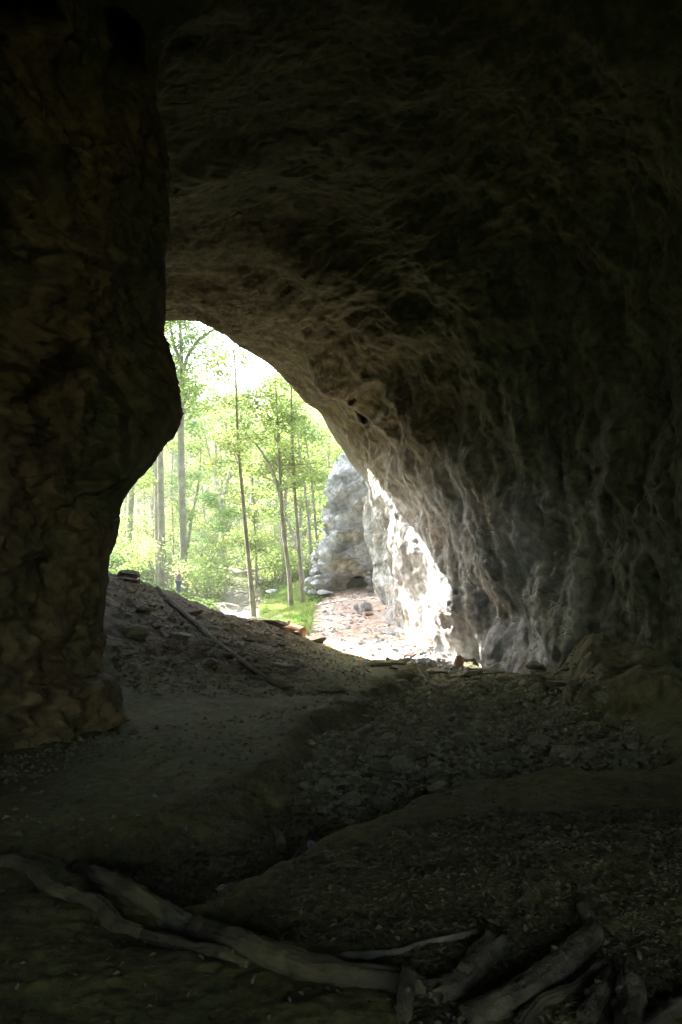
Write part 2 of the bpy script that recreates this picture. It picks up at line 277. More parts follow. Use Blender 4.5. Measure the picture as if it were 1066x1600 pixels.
# ---------------------------------------------------------------- the cave: a net of ribs (right wall, ceiling, left wall)
def rib(Y, pts): return [(p[0], p[2] if len(p) > 2 else Y, p[1]) for p in pts]
def pr(Y, *l):                                                      # ceiling/wall points given by photo position
    return [P(a, b, Y) for a, b in l]
def sh(dx, dy, dz, pts): return [(a + dx, b + dy, c + dz) for a, b, c in pts]
LW = lambda xs, zs=(9.5, 7, 5, 3.3, 1, -2): list(zip(xs, zs))
NET = [
 rib(-17, [(10, -2), (10, 0), (10, 2), (9.6, 4.5), (8.7, 6.5), (7.4, 8), (5, 8.8), (2.4, 9), (0, 8.6), (-2, 8)] + LW((-3.4, -4.2, -4.6, -5, -5, -5), (7, 5.6, 4, 2.8, 1, -2))),
 rib(-10, [(9, -2), (9, 0), (9, 2.5), (9, 5), (8, 7.5), (6.5, 9.5), (4, 10.8), (1, 11), (-2, 10.8), (-5, 10)] + LW((-7, -8, -8, -8, -8, -8))),
 rib(0, [(10, -2), (10, 0), (10.4, 2.5), (10.4, 5), (9.8, 8), (8.4, 10.8), (5, 13), (1.5, 13.5), (-1.8, 13.3), (-5, 12.2)] + LW((-7, -7.5, -7.5, -7.5, -7.5, -7.5))),
 rib(6, [(9.8, -2), (9.8, 0), (10, 2.5), (10, 5), (9.6, 8), (8.2, 10.8), (5, 13), (1.5, 13.5), (-1.5, 13.3), (-4.2, 12.4)] + LW((-5.8, -6, -6, -6, -6.2, -6.3))),
 rib(10, [(8.6, -2), (8.8, 0), (9, 2.5), (9.2, 5), (8.9, 8), (7.8, 10.6), (5, 12.8), (1.6, 13.3), (-1.5, 13.1), (-3.6, 12.3)] + LW((-4.5, -4.7, -4.8, -4.9, -5.0, -5.1))),
 rib(12.5, [(7.9, -2), (8, 0), (8.2, 2.5), (8.3, 5), (8, 8), (7, 10.3), (4.6, 12.5), (1.2, 13), (-1.6, 12.8), (-3.2, 12)] + LW((-3.7, -3.8, -3.9, -4.5, -4.5, -4.4))),
 rib(14.4, [(7.3, -2), (7.4, 0), (7.5, 2.5), (7.6, 5), (7.3, 7.8), (6.2, 10), (4, 12.2), (1, 12.8), (-1.5, 12.5)]) + pr(14.4, (258, 90), (255, 300), (240, 500), (262, 650), (178, 800), (160, 1000), (180, 1155)),
 rib(15.4, [(7, -2), (7.1, 0), (7.2, 2.5), (7.3, 5), (6.9, 7.7), (5.9, 9.9), (3.8, 12), (.9, 12.6), (-1.7, 12.4)]) + pr(15.4, (246, 80), (258, 300), (254, 500), (280, 655), (185, 795), (162, 1000), (175, 1155)),
 rib(16.8, [(6.7, -2), (6.7, 0), (6.8, 2.5), (6.8, 5), (6.4, 7.6), (5.5, 9.8), (3.5, 11.8), (.7, 12.4), (-2, 12.2), (-4.6, 11.4)] + LW((-5, -5.1, -4.6, -5.6, -5.8, -6), (9.3, 7, 5.3, 3.6, 1, -2))),
 rib(20, [(5.9, -2), (5.8, 0), (5.7, 2.4), (5.5, 4.8), (5, 7.3), (4.1, 9.4), (2.6, 11.1), (0, 12), (-3, 12), (-7, 11)] + LW((-9, -9.5, -9.5, -9.5, -9.5, -9.5))),
 rib(22.6, [(5.0, -2), (4.85, 0), (4.65, 2.2), (4.3, 4.6), (3.7, 6.9), (2.6, 9.0), (.9, 10.7), (-1.5, 11.5), (-4.5, 11.5), (-8.5, 10.8)] + LW((-11, -11.5, -11.5, -11.5, -11.5, -11.5))),
 rib(24.4, [(4.4, -2), (4.2, 0), (3.95, 2.2), (3.6, 4.5), (2.95, 6.7), (1.7, 8.8), (-.1, 10.3), (-2.6, 11.1), (-5.4, 11.4), (-9, 10.8)] + LW((-12, -12.5, -12.5, -12.5, -12.5, -12.5))),
 rib(25.8, [(4, -2), (3.75, 0), (3.4, 2.2), (3.1, 4.5), (2.4, 6.7), (1.1, 8.6), (-.8, 10), (-3.2, 10.8), (-5.8, 11.2), (-9.5, 10.8)] + LW((-12.5, -13, -13, -13, -13, -13))),
 rib(28, [(3.1, -2), (2.95, 0), (2.8, 2.2), (2.5, 4.4), (1.8, 6.5), (.6, 8.3), (-1.2, 9.8), (-3.4, 10.7, 27.5), (-5.9, 11.1, 27), (-10, 10.7, 27)] + [(x, z, 27.2) for x, z in LW((-13, -13.5, -13.5, -13.5, -13.5, -13.5))]),
 rib(31.5, [(2.6, -2), (2.5, 0), (2.4, 2.2), (2.1, 4.4), (1.45, 6.3), (.5, 7.9), (-1.4, 9.5, 30.5), (-3.5, 10.55, 29), (-5.7, 11.05, 28), (-9.4, 10.9, 29)] + [(x, z, 30) for x, z in LW((-13.3, -13.8, -13.8, -13.8, -13.8, -13.8))]),
 rib(37, [(2.2, -2), (2.15, 0), (2.05, 2.2), (1.8, 4.3), (1.35, 6.1, 36), (.65, 7.5, 35), (-1.35, 9.35, 33), (-3.3, 10.45, 31), (-5.2, 11.05, 29), (-8.6, 11.2, 31.5)] + [(x, z, 34) for x, z in LW((-13.6, -14, -14, -14, -14, -14))]),
 rib(46, [(2.0, -2), (2.0, 0.5), (1.85, 2.6), (1.5, 4.2)]) + [P(578, 768, 43), P(541, 712, 39), P(482, 622, 35.3), P(412, 562, 32.6), P(335, 510, 30.2), P(212, 500, 33)] + rib(37, LW((-12.5, -13.4, -14.2, -14.2, -14.2, -14.2))),  # left lip and wall, hidden by the pillar, pushed outward to shade the slope
 rib(50, [(2.4, -2), (2.4, 0.5), (2.4, 2.6), (2.3, 4.6)]) + [(2.2, 46, 7.5)] + sh(.5, 1.0, .5, [P(541, 712, 39), P(482, 622, 35.3), P(412, 562, 32.6), P(335, 510, 30.2), P(212, 500, 33)]) + rib(38, LW((-14.6, -15, -15, -15, -15, -15), (9.5, 7.5, 5, 3.3, 1, -2))),
 rib(56, [(4, -2), (4, 1), (4, 4), (4, 7)]) + [(4, 50, 12)] + sh(2, 2.0, 6, [P(541, 712, 39), P(482, 622, 35.3), P(412, 562, 32.6), P(335, 510, 30.2), P(212, 500, 33)]) + rib(40, LW((-20, -22, -24, -24, -24, -24), (12, 9, 6, 4, 1, -2))),
 rib(60, [(9, -2), (9, 3), (9, 8), (9, 14)]) + [(8, 50, 20)] + sh(4, 1, 17, [P(541, 712, 39), P(482, 622, 35.3), P(412, 562, 32.6), P(335, 510, 30.2), P(212, 500, 33)]) + rib(42, LW((-28, -34, -38, -40, -40, -40), (20, 14, 9, 5, 1, -2))),
]
def cave():
    net = np.array(NET, float)
    kn = [0.0]
    for i in range(1, len(net)):
        d = np.linalg.norm(net[i, :12] - net[i - 1, :12], axis=1).mean(); kn.append(kn[-1] + max(d, 0.6))
    kn = np.array(kn); i10 = 4; last = 16
    st = np.concatenate([np.linspace(kn[0], kn[i10 - 1], 40, endpoint=False), np.linspace(kn[i10 - 1], kn[5], 70, endpoint=False), np.linspace(kn[5], kn[last + 1], 640, endpoint=False), np.linspace(kn[last + 1], kn[-1], 50)])
    A = hermite(net, kn, st)                                        # rows, 16, 3
    t = np.linspace(0, 15, 860)
    A = hermite(np.swapaxes(A, 0, 1), np.arange(16.0), t)           # 860, rows, 3
    A = np.swapaxes(A, 0, 1); n, m = A.shape[:2]
    du = np.gradient(A, axis=0); dv = np.gradient(A, axis=1)
    Nn = np.cross(du, dv); Nn /= np.linalg.norm(Nn, axis=2)[..., None] + 1e-9
    # make the normal point out of the void
    cen = A.mean(axis=1, keepdims=True)
    sg = np.sign(((A - cen) * Nn).sum(-1).mean()); Nn *= sg
    Vp = A.reshape(-1, 3); Nf = Nn.reshape(-1, 3)
    U = np.repeat(t[None, :], n, 0).ravel()                          # profile coordinate 0..15
    Yc = Vp[:, 1]
    left = sst(9.0, 9.8, U) * (1 - sst(17, 20, Yc)); right = 1 - sst(5, 7, U); ceil_ = 1 - np.clip(left + right, 0, 1)
    far = sst(24, 27, Yc) * right
    lip = sst(kn[15], kn[16], np.repeat(st[:, None], m, 1).ravel())
    d = np.zeros(len(Vp))
    # broad hollows and buttresses
    d += (0.42 - 0.12 * left) * fbm(Vp * 0.33, 2, 100)
    d += 0.16 * fbm(Vp * np.array([.7, .7, .5]), 3, 120) * (0.4 + 0.6 * right)
    # vertical flutes of the right-hand wall
    fl = Vp * np.array([1.3, 1.3, 0.22]) + 0.6 * fbm(Vp * 0.5, 2, 130)[:, None]
    d -= 0.05 * right * (np.abs(pn(fl, 131)) * 2 - 0.6) * sst(-.4, .4, pn(Vp * .4, 133))
    def terr(h, k, e=.08):                                         # spalled plates: flat treads, sharp risers
        h = h * k; f = h - np.floor(h); return (np.floor(h) + sst(0, e, f)) / k
    an = lerp(np.array([.8, .8, 1.3]), np.array([.95, .95, .8]), right)
    sm_ = (1 - .6 * ceil_) * (1 - .6 * far) * (1 - .35 * sst(19, 24, Yc) * (1 - left)); ee = .3 - .22 * left
    d += sm_ * (.30 - .12 * right) * terr(fbm(Vp * an * .55, 3, 135, .5), 4.0, ee) + sm_ * .11 * terr(fbm(Vp * an * 1.5, 3, 136), 3.0, ee)
    # dipping, flaking beds of the left wall and the roof
    Wp = Vp + 0.45 * np.stack([fbm(Vp * 0.8, 3, 140), fbm(Vp * 0.8, 3, 141), fbm(Vp * 0.8, 3, 142)], 1)
    q = Wp @ np.array([0.9, 0.35, 1.25])
    def saw(v, sharp=0.12):
        f = v - np.floor(v); return np.where(f < 1 - sharp, f / (1 - sharp), (1 - f) / sharp)
    mk = sst(-0.25, 0.35, fbm(Vp * 0.6, 2, 150))
    d += left * mk * (0.17 * saw(q * 1.5) + 0.09 * saw(q * 4.1 + 0.3))
    d += left * 0.16 * saw(Wp @ np.array([-.5, .3, .8]) * 1.1) * (1 - mk)
    qc = Wp @ np.array([0.5, 0.8, 0.9])
    d += (ceil_ * .45 + right * 0.25) * (0.10 * saw(-qc * 0.9) + 0.05 * saw(-qc * 2.7 + .4)) * (0.3 + 0.7 * sst(-.3, .3, pn(Vp * .5, 155)))
    # knobbly detail
    d += 0.04 * fbm(Vp * 2.1, 4, 160) + 0.022 * fbm(Vp * 7, 2, 170)
    d += far * 0.16 * fbm(Vp * np.array([1.2, .8, .8]), 3, 180)
    keep = 1 - 0.8 * sst(kn[14], kn[16], np.repeat(st[:, None], m, 1).ravel()) * sst(3.2, 4.6, U)
    d *= keep
    # silhouette of the pillar: keep it close to the net
    sil = left * np.exp(-((Yc - 15.2) / 1.3) ** 2); d *= 1 - 0.7 * sil
    Vo = Vp + Nf * d[:, None]
    # pockets and holes
    for (px, py, Y, rx, rz, dep) in [(214, 68, 14.9, 0.27, 0.42, 2.2), (30, 8, 12.4, 0.6, 0.3, 1.2), (577, 634, 31, 0.6, 0.75, 1.5), (645, 480, 26, .6, .4, .3),
                                     (604, 890, 38, .5, .45, .5), (900, 700, 20, .9, 1.6, .5), (30, 610, 12.2, .5, .35, .3), (110, 430, 13, .5, .35, .3), (150, 655, 13.8, .75, 1.1, .75), (60, 330, 12.6, .5, .8, .45)]:
        c = np.array(P(px, py, Y)); dv_ = c - np.array([0, 0, CH]); dist = np.linalg.norm(dv_); dv_ /= dist
        rel = Vp - np.array([0, 0, CH]); al = rel @ dv_; rel2 = rel - al[:, None] * dv_; rx2 = rel2[:, 0] / rx; rz2 = rel2[:, 2] / rz
        rr = np.sqrt(rx2 ** 2 + rz2 ** 2) + 0.15 * pn(Vp * 2, 190)
        g = (1 - sst(0.7, 1.02, rr)) * (al > 0) * (np.abs(al - dist) < 5)
        Vo += dv_ * (g * dep)[:, None]
    # foot of the pillar: a low block standing out
    c = np.array(P(115, 1120, 13.4)); rr = np.sqrt(((Vp[:, 0] - c[0]) / 1.1) ** 2 + ((Vp[:, 1] - c[1]) / 1.6) ** 2)
    g = (1 - sst(.8, 1.05, rr)) * (1 - sst(.72, .86, Vp[:, 2] + .1 * pn(Vp * 2, 191))) * left
    Vo += -Nf * (g * 0.22)[:, None]
    # stone colour, with interior gloom and daylight at the mouth painted in
    n1 = sst(-.4, .5, fbm(Vp * .45, 3, 200)); n2 = sst(-.3, .5, fbm(Vp * np.array([1.6, 1.6, .35]), 3, 210)); n3 = fbm(Vp * 3, 3, 220)
    stain = sst(.15, .5, fbm(Vp * np.array([.9, .9, .5]), 3, 230))
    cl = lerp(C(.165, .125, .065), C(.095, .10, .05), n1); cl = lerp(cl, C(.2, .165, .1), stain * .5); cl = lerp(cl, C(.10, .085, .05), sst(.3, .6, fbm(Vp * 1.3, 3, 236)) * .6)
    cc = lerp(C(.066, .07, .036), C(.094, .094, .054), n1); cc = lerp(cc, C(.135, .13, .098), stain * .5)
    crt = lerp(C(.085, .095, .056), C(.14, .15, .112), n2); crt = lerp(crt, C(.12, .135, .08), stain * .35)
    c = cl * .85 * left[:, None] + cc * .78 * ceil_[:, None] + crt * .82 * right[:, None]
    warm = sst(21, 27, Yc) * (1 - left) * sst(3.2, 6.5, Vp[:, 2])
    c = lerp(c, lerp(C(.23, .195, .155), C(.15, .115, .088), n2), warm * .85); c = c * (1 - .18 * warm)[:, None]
    outer = sst(18.5, 25, Yc + 1.2 * pn(Vp * .6, 240)) * (1 - sst(4.0, 6.8, Vp[:, 2] - .12 * (Yc - 26) * 1.0 + .6 * pn(Vp * .7, 241))) * right  # paler wall towards the mouth; inward fade of bounced daylight painted in
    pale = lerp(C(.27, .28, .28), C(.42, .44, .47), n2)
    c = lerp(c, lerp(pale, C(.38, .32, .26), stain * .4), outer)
    streak = sst(.2, .55, pn(Vp * np.array([1.9, 1.9, .18]), 250)) * right * sst(17, 22, Yc) * (1 - sst(5, 8, Vp[:, 2]))
    c = lerp(c, C(.45, .44, .42), streak * .4)
    c *= (1 + .3 * n3)[:, None]; c = c * lerp(C(1, 1, 1), C(.98, 1.0, .8), 1 - np.clip(outer * 1.0, 0, 1)); c = c * lerp(C(1, 1, 1), C(.82, .78, .76), left); c = c * (1 - .3 * ceil_)[:, None] * (1 - .15 * right * (1 - outer))[:, None]  # cave gloom and olive leaf-bounce light painted into inner walls and roof
    F = grid_faces(n, m)
    ju = np.tile(np.arange(m - 1), n - 1)
    tt = t[ju]
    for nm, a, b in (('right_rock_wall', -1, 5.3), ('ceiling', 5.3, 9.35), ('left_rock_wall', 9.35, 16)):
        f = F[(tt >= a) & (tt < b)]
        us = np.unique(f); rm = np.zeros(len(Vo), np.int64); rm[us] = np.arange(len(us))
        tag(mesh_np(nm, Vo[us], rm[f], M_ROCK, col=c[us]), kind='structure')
cave()

# outer cliff with its low cave
def cliff():
    pys = np.concatenate([np.linspace(948, 712, 240)])
    lp = np.interp(pys, [712, 730, 745, 765, 800, 830, 850, 868, 885, 905, 950], [549, 541, 529, 524, 523, 521, 514, 500, 496, 497, 497])
    NCOL = 260
    V = np.zeros((len(pys), NCOL + 60, 3))
    for i, py in enumerate(pys):
        for_ = np.linspace(0, 1, NCOL)
        px = 612 + (lp[i] - 612) * for_
        Y = 46.5 + 4.0 * np.sqrt(np.clip(for_, 0, 1)) + 1.2 * sst(.8, 1, for_) ** 2
        ov = 0.9 * sst(900, 800, np.full(1, py))[0] - 1.6 * sst(790, 712, np.full(1, py))[0]   # bulge, then lean back
        for j in range(NCOL): V[i, j] = P(px[j], py, Y[j] - ov)
        e = V[i, NCOL - 1]
        for j in range(60):
            a = (j + 1) / 60; V[i, NCOL + j] = (e[0] + 0.6 * math.sin(a * 2.2) * 1.0 * a + a * a * 3, e[1] + a * 9, e[2])
    n, m = V.shape[:2]; Vp = V.reshape(-1, 3)
    du = np.gradient(V, axis=0); dv = np.gradient(V, axis=1); N_ = np.cross(du, dv); N_ /= np.linalg.norm(N_, axis=2)[..., None] + 1e-9
    N_ = N_.reshape(-1, 3); N_ *= np.sign(-(N_[:, 1][:NCOL * 10].mean()))       # towards the camera
    N_ = np.where((N_[:, 1] > 0.9)[:, None], -N_, N_)
    Wp = Vp + .35 * np.stack([fbm(Vp * .7, 2, 300), fbm(Vp * .7, 2, 301), fbm(Vp * .7, 2, 302)], 1)
    q = Wp @ np.array([-.35, .2, 1.0])
    f1 = q * .9 - np.floor(q * .9); f2 = q * 2.6 - np.floor(q * 2.6)
    d = .6 * (f1 ** 1.5) * sst(2.2, 3.6, Vp[:, 2]) + .26 * f2 + .3 * fbm(Vp * .6, 3, 310) + .14 * fbm(Vp * 2.2, 4, 320)
    Vo = Vp + N_ * d[:, None]
    # vaulted recess and the dark crawlway inside it
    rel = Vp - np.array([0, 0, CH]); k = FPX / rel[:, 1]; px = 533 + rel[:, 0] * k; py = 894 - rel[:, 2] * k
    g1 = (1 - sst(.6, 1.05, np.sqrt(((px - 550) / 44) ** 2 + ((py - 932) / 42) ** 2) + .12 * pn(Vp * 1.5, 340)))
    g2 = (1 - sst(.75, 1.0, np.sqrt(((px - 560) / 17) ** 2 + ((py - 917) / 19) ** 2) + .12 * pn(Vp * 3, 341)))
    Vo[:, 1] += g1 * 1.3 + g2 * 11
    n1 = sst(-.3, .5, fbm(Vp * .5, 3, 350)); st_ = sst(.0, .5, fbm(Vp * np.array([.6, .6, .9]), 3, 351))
    c = lerp(C(.58, .60, .67), C(.36, .385, .44), n1); c = lerp(c, C(.6, .5, .38), st_ * .6 * sst(9, 3, Vp[:, 2])); c *= (1 + .3 * fbm(Vp * 2.4, 3, 352))[:, None]  # blue and paleness of skylight on the shaded face put into the rock
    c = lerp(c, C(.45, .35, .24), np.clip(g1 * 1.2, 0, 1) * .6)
    c = lerp(c, C(.06, .05, .04), g2)  # darkness of the hole painted into its rock
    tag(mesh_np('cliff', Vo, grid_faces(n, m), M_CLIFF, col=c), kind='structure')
cliff()

# ---------------------------------------------------------------- stones
def stone_mesh(seed, sub=3, flat=0.6, name='stone', m=None, cuts=9):
    bm = bmesh.new(); bmesh.ops.create_icosphere(bm, subdivisions=sub, radius=1)
    r = random.Random(seed)
    V = np.array([v.co[:] for v in bm.verts])
    for k in range(cuts):
        nrm = np.array([r.gauss(0, 1), r.gauss(0, 1), r.gauss(0, 1)]); nrm /= np.linalg.norm(nrm); off = r.uniform(.55, .85)
        h = V @ nrm; V -= np.clip(h - off, 0, None)[:, None] * nrm
    V *= np.array([r.uniform(.85, 1.2), r.uniform(.7, 1), flat * r.uniform(.7, 1.2)])
    V += (0.06 * fbm(V * 2.2 + seed, 3, seed))[:, None] * V / (np.linalg.norm(V, axis=1)[:, None] + .01)
    for v, c in zip(bm.verts, V): v.co = c
    me = bpy.data.meshes.new(name); bm.to_mesh(me); bm.free()
    me.materials.append(m or M_STONE)
    return me
SM = [stone_mesh(100 + i, 2, 0.45 + 0.08 * (i % 4)) for i in range(10)]
def put_mesh(name, me, loc, scale, rz=0, tilt=(0, 0), label=None, cat=None, group=None, material=None):
    o = bpy.data.objects.new(name, me); COL.objects.link(o); o.location = loc
    o.scale = scale if hasattr(scale, '__len__') else (scale,) * 3; o.rotation_euler = (tilt[0], tilt[1], rz)
    if material:
        o.material_slots[0].link = 'OBJECT'; o.material_slots[0].material = material
    return tag(o, label, cat, group)
def scatter_poly(pts, n):
    pts = np.array(pts); lo, hi = pts.min(0), pts.max(0); out = []
    while len(out) < n:
        xy = rng.uniform(lo, hi, (n * 2, 2)); k = poly_sd(xy[:, 0], xy[:, 1], [tuple(p) for p in pts]) > 0.05; out += list(xy[k])
    return np.array(out[:n])
RUBP = [G(*p) for p in [(470, 1180), (480, 1130), (580, 1092), (610, 1060), (690, 1045), (880, 1066), (1000, 1130), (1040, 1178), (1000, 1192), (760, 1196), (640, 1240), (560, 1262), (470, 1225)]]
xy = scatter_poly([G(*p) for p in [(470, 1180), (480, 1130), (580, 1092), (610, 1060), (690, 1045), (880, 1066), (1000, 1130), (1040, 1178), (1000, 1192), (760, 1196), (640, 1245), (540, 1275), (460, 1240)]], 270)
zz = gz(xy[:, 0], xy[:, 1])
for (x, y), z in zip(xy, zz):
    s = 0.05 + 0.2 * random.random() ** 3.2 * (1 + (y - 10) * 0.03)
    put_mesh('stone', random.choice(SM), (x, y, z + s * .12), s, random.uniform(0, 6.28), (random.uniform(-.25, .25), random.uniform(-.25, .25)),
             'flat grey stone lying loose among the rubble of the dry cave stream bed', 'stone', 'loose stones covering the dry stream bed')
# the countless smaller rubble and gravel as one piece
def bits_mesh(name, xy, size, mat_, kind, dz=.0, leaf=False, col=None, parent=None, zoff=None):
    n = len(xy); z = gz(xy[:, 0], xy[:, 1]) if zoff is None else zoff
    if leaf:
        a = rng.uniform(0, 2 * np.pi, n); s = size * rng.uniform(.5, 1.3, n)
        T = np.array([[-1, 0, 0], [0, -.55, .25], [1, 0, 0], [0, .55, .25]])
        tx = rng.normal(0, .35, n); ty = rng.normal(0, .35, n)
        V = np.repeat(T[None], n, 0) * s[:, None, None]
        X = V[..., 0] * np.cos(a)[:, None] - V[..., 1] * np.sin(a)[:, None]; Y = V[..., 0] * np.sin(a)[:, None] + V[..., 1] * np.cos(a)[:, None]
        Z = V[..., 2] + X * tx[:, None] + Y * ty[:, None]
        V = np.stack([X + xy[:, :1], Y + xy[:, 1:2], Z + (z + dz)[:, None] + s[:, None] * .25], -1).reshape(-1, 3)
        F = np.arange(n * 4).reshape(n, 4)
        return tag(mesh_np(name, V, F, mat_, parent=parent, smooth=False), kind=kind)
    T = np.array([[1, 0, 0], [0, 1, 0], [-1, 0, 0], [0, -1, 0], [0, 0, .6], [0, 0, -.6]]); Ft = np.array([[0, 1, 4], [1, 2, 4], [2, 3, 4], [3, 0, 4], [1, 0, 5], [2, 1, 5], [3, 2, 5], [0, 3, 5]])
    s = size * rng.uniform(.4, 1.5, n) ** 1.3; V = T[None] * rng.uniform(.6, 1.2, (n, 6, 1)) * s[:, None, None]
    V += rng.normal(0, .18, V.shape) * s[:, None, None]
    a = rng.uniform(0, 6.28, n); X = V[..., 0] * np.cos(a)[:, None] - V[..., 1] * np.sin(a)[:, None]; Y = V[..., 0] * np.sin(a)[:, None] + V[..., 1] * np.cos(a)[:, None]
    V = np.stack([X + xy[:, :1], Y + xy[:, 1:2], V[..., 2] + (z + dz)[:, None]], -1).reshape(-1, 3)
    F = (np.arange(n)[:, None, None] * 6 + Ft[None]).reshape(-1, 3)
    return tag(mesh_np(name, V, F, mat_, parent=parent, smooth=False), kind=kind)
bits_mesh('gravel', np.concatenate([scatter_poly([G(*p) for p in [(0, 1200), (190, 1140), (560, 1085), (440, 1180), (200, 1290), (0, 1330)]], 500), scatter_poly(BED, 5000), scatter_poly([G(*p) for p in [(-20, 1170), (-20, 1215), (130, 1190), (225, 1150), (200, 1110), (150, 1150)]], 500), scatter_poly([P(*p)[:2] for p in [(200, 1075, 17), (560, 1080, 18), (600, 1030, 27), (400, 973, 28), (180, 900, 29)]], 2600), scatter_poly(PATHP, 900), scatter_poly(STREAM, 900)]), 0.035, M_STONE, 'stuff')
M_RUB = mat('rubble_stone', (0.16, 0.155, 0.092), nscale=4, namt=0.6, bump=0.4, bscale=14)
bits_mesh('rubble', np.concatenate([scatter_poly(RUBP, 7500), scatter_poly([P(*p)[:2] for p in [(170, 1075, 17), (420, 1070, 18.5), (520, 1025, 26), (400, 985, 27), (180, 900, 29)]], 900)]), 0.055, M_RUB, 'stuff')
bits_mesh('path_chips', np.concatenate([scatter_poly(PATHP, 420), scatter_poly([P(*p)[:2] for p in [(585, 990, 33), (670, 1010, 30), (760, 1040, 24), (640, 1045, 25)]], 500)]), 0.1, M_BOULD, 'stuff')
bits_mesh('leaf_litter', np.concatenate([scatter_poly(LIT, 13000), scatter_poly([G(*p) for p in [(60, 1290), (150, 1370), (330, 1400), (560, 1290), (640, 1200), (430, 1180), (200, 1280)]], 7500),
    scatter_poly([G(*p) for p in [(-100, 1300), (-100, 1700), (1200, 1700), (1200, 1220), (700, 1220), (400, 1300)]], 1500),
    scatter_poly([P(*p)[:2] for p in [(170, 1075, 17), (540, 1080, 18), (600, 1030, 27), (400, 973, 28), (180, 900, 29)]], 2600)]), 0.024, M_LITTER, 'stuff', leaf=True)

def rock(px, py, Y, w, h, label, m=M_STONE, seed=0, depth=None, rz=0, name='rock', group=None, sink=.3, cat='rock', sub=4, z=None, tilt=(0, 0)):
    """rock seen at px,py (its middle), w x h metres"""
    x, y, zc = P(px, py, Y)
    me = stone_mesh(500 + seed, sub, .9, name, m, cuts=12)
    if z is not None: zc = z
    return put_mesh(name, me, (x, y, zc), (w / 2, (depth or w) / 2, h / 2), rz, tilt, label, cat, group)
def rock_g(px, py, w, h, label, Yhint, **k):     # rests on the ground; py is its foot
    x, y, _ = P(px, py, Yhint); z = gz1(x, y)
    return rock(px, py, Yhint, w, h, label, z=z + h * .22, **k)
rock_g(426, 985, 1.2, .42, 'dark brown slab of rock beside the sawn orange log on the crest', 28.6, m=M_BROWNR, seed=1, rz=.3)
rock_g(495, 1008, .85, .42, 'dark rounded rock on the sandy crest between sawn log and path', 28.5, m=M_BROWNR, seed=2)
rock_g(464, 1006, .34, .16, 'small dark stone just below the sawn orange log', 28.6, m=M_BROWNR, seed=21)
rock_g(571, 966, .62, .6, 'rounded pale grey boulder in the middle of the pink dirt path', 40, m=M_BOULD, seed=3)
rock_g(557, 963, .3, .45, 'small upright grey stone touching the rounded boulder on the path', 40.3, m=M_BOULD, seed=31)
rock_g(577, 970, .6, .2, 'low orange-brown stone at the foot of the rounded path boulder', 38.8, m=M_OCHRE, seed=32)
rock_g(645, 975, 1.1, .5, 'flat topped dark grey slab jutting from the foot of the sunlit wall', 35, m=M_BOULD, seed=4, rz=.2)
rock_g(620, 985, 1.1, .45, 'broad pale slab lying beside the sticks near the sunlit wall', 33.5, m=M_BOULD, seed=5, rz=-.3)
rock_g(558, 1010, .65, .3, 'pale tan stone lying in the path among small chips', 31, m=M_BOULD, seed=6, rz=.4)
rock_g(640, 1030, .55, .35, 'dark brown stone at the cave mouth, left of the leaning driftwood stick', 27, m=M_BROWNR, seed=7)
rock_g(664, 1026, .45, .3, 'smaller brown stone wedged between the sunlit wall and a darker stone', 27.2, m=M_BROWNR, seed=8)
rock_g(655, 985, .8, .28, 'reddish stone tipped against the base of the lit wall', 33, m=M_BROWNR, seed=9, rz=.5)
rock_g(716, 1024, .3, .8, 'upright ochre lump of stone against the foot of the sunlit wall', 25.4, m=M_OCHRE, seed=10, depth=.35)
rock_g(760, 1035, 1.1, .22, 'long flat slab at the foot of the wall, right of the ochre lump', 24.2, m=M_STONE, seed=11)
rock_g(850, 1035, 1.0, .3, 'thick dark slab against the shaded wall, left of the muddy ledge', 22.5, m=M_STONE, seed=12)
for i in range(30):
    Y = random.uniform(18.5, 28); px = random.uniform(180, 470); x = P(px, 900, Y)[0]; sz = random.uniform(.08, .3)
    if x > -.4 - .1 * (Y - 18): continue
    put_mesh('slope_stone', SM[(i * 7) % 10], (x, Y, gz1(x, Y) + sz * .05), (sz, sz * .8, sz * .55), random.uniform(0, 6), (random.uniform(-.3, .3), random.uniform(-.3, .3)), 'brown stone half buried in the dark slope left of the cave mouth', 'stone', 'stones half buried in the slope', material=M_BROWNR)
for i in range(34):
    px = 590 + 330 * i / 33 + random.uniform(-6, 6); py = 1030 + random.uniform(0, 26) + (8 if px > 780 else 0); x, y = G(px, py, -.1); sz = random.uniform(.14, .42)
    put_mesh('flat_stone', SM[(i * 3) % 10], (x, y, gz1(x, y) + sz * .08), (sz, sz * .7, sz * .5), random.uniform(0, 6), (random.uniform(-.15, .15), random.uniform(-.15, .15)), 'flat broken piece of rock lying along the foot of the right-hand wall', 'stone', 'flat stones along the foot of the wall')
rock_g(895, 1066, 1.1, .16, 'thin flat plate of rock in front of the muddy ledge', 18.4, m=M_STONE, seed=13)
rock_g(940, 1108, .6, .14, 'greenish flat stone at the right edge of the rubble bed', 15.4, m=M_STONE, seed=14)
rock_g(198, 914, .8, .38, 'lumpy brown rock at the top left of the slope beside the dark pillar', 28.4, m=M_BROWNR, seed=15)
rock_g(205, 1012, 0.8, .42, 'big square-sided block half sunk in the slope next to the dark pillar', 21.2, m=M_STONE, seed=16, rz=.2)
rock_g(228, 965, .55, .22, 'flat lit stone on the slope left of the fallen branch', 24.5, m=M_STONE, seed=17)
rock_g(296, 965, .8, .3, 'wide flat rock near the crest, right of the fallen branch top', 26.5, m=M_BROWNR, seed=18)
rock_g(280, 1000, .6, .3, 'buried brown rock halfway up the slope left of the fallen branch', 22.3, m=M_STONE, seed=19)
rock_g(438, 1050, .7, .2, 'low flat rock on the sandy slope right of the fallen branch', 21, m=M_STONE, seed=20)
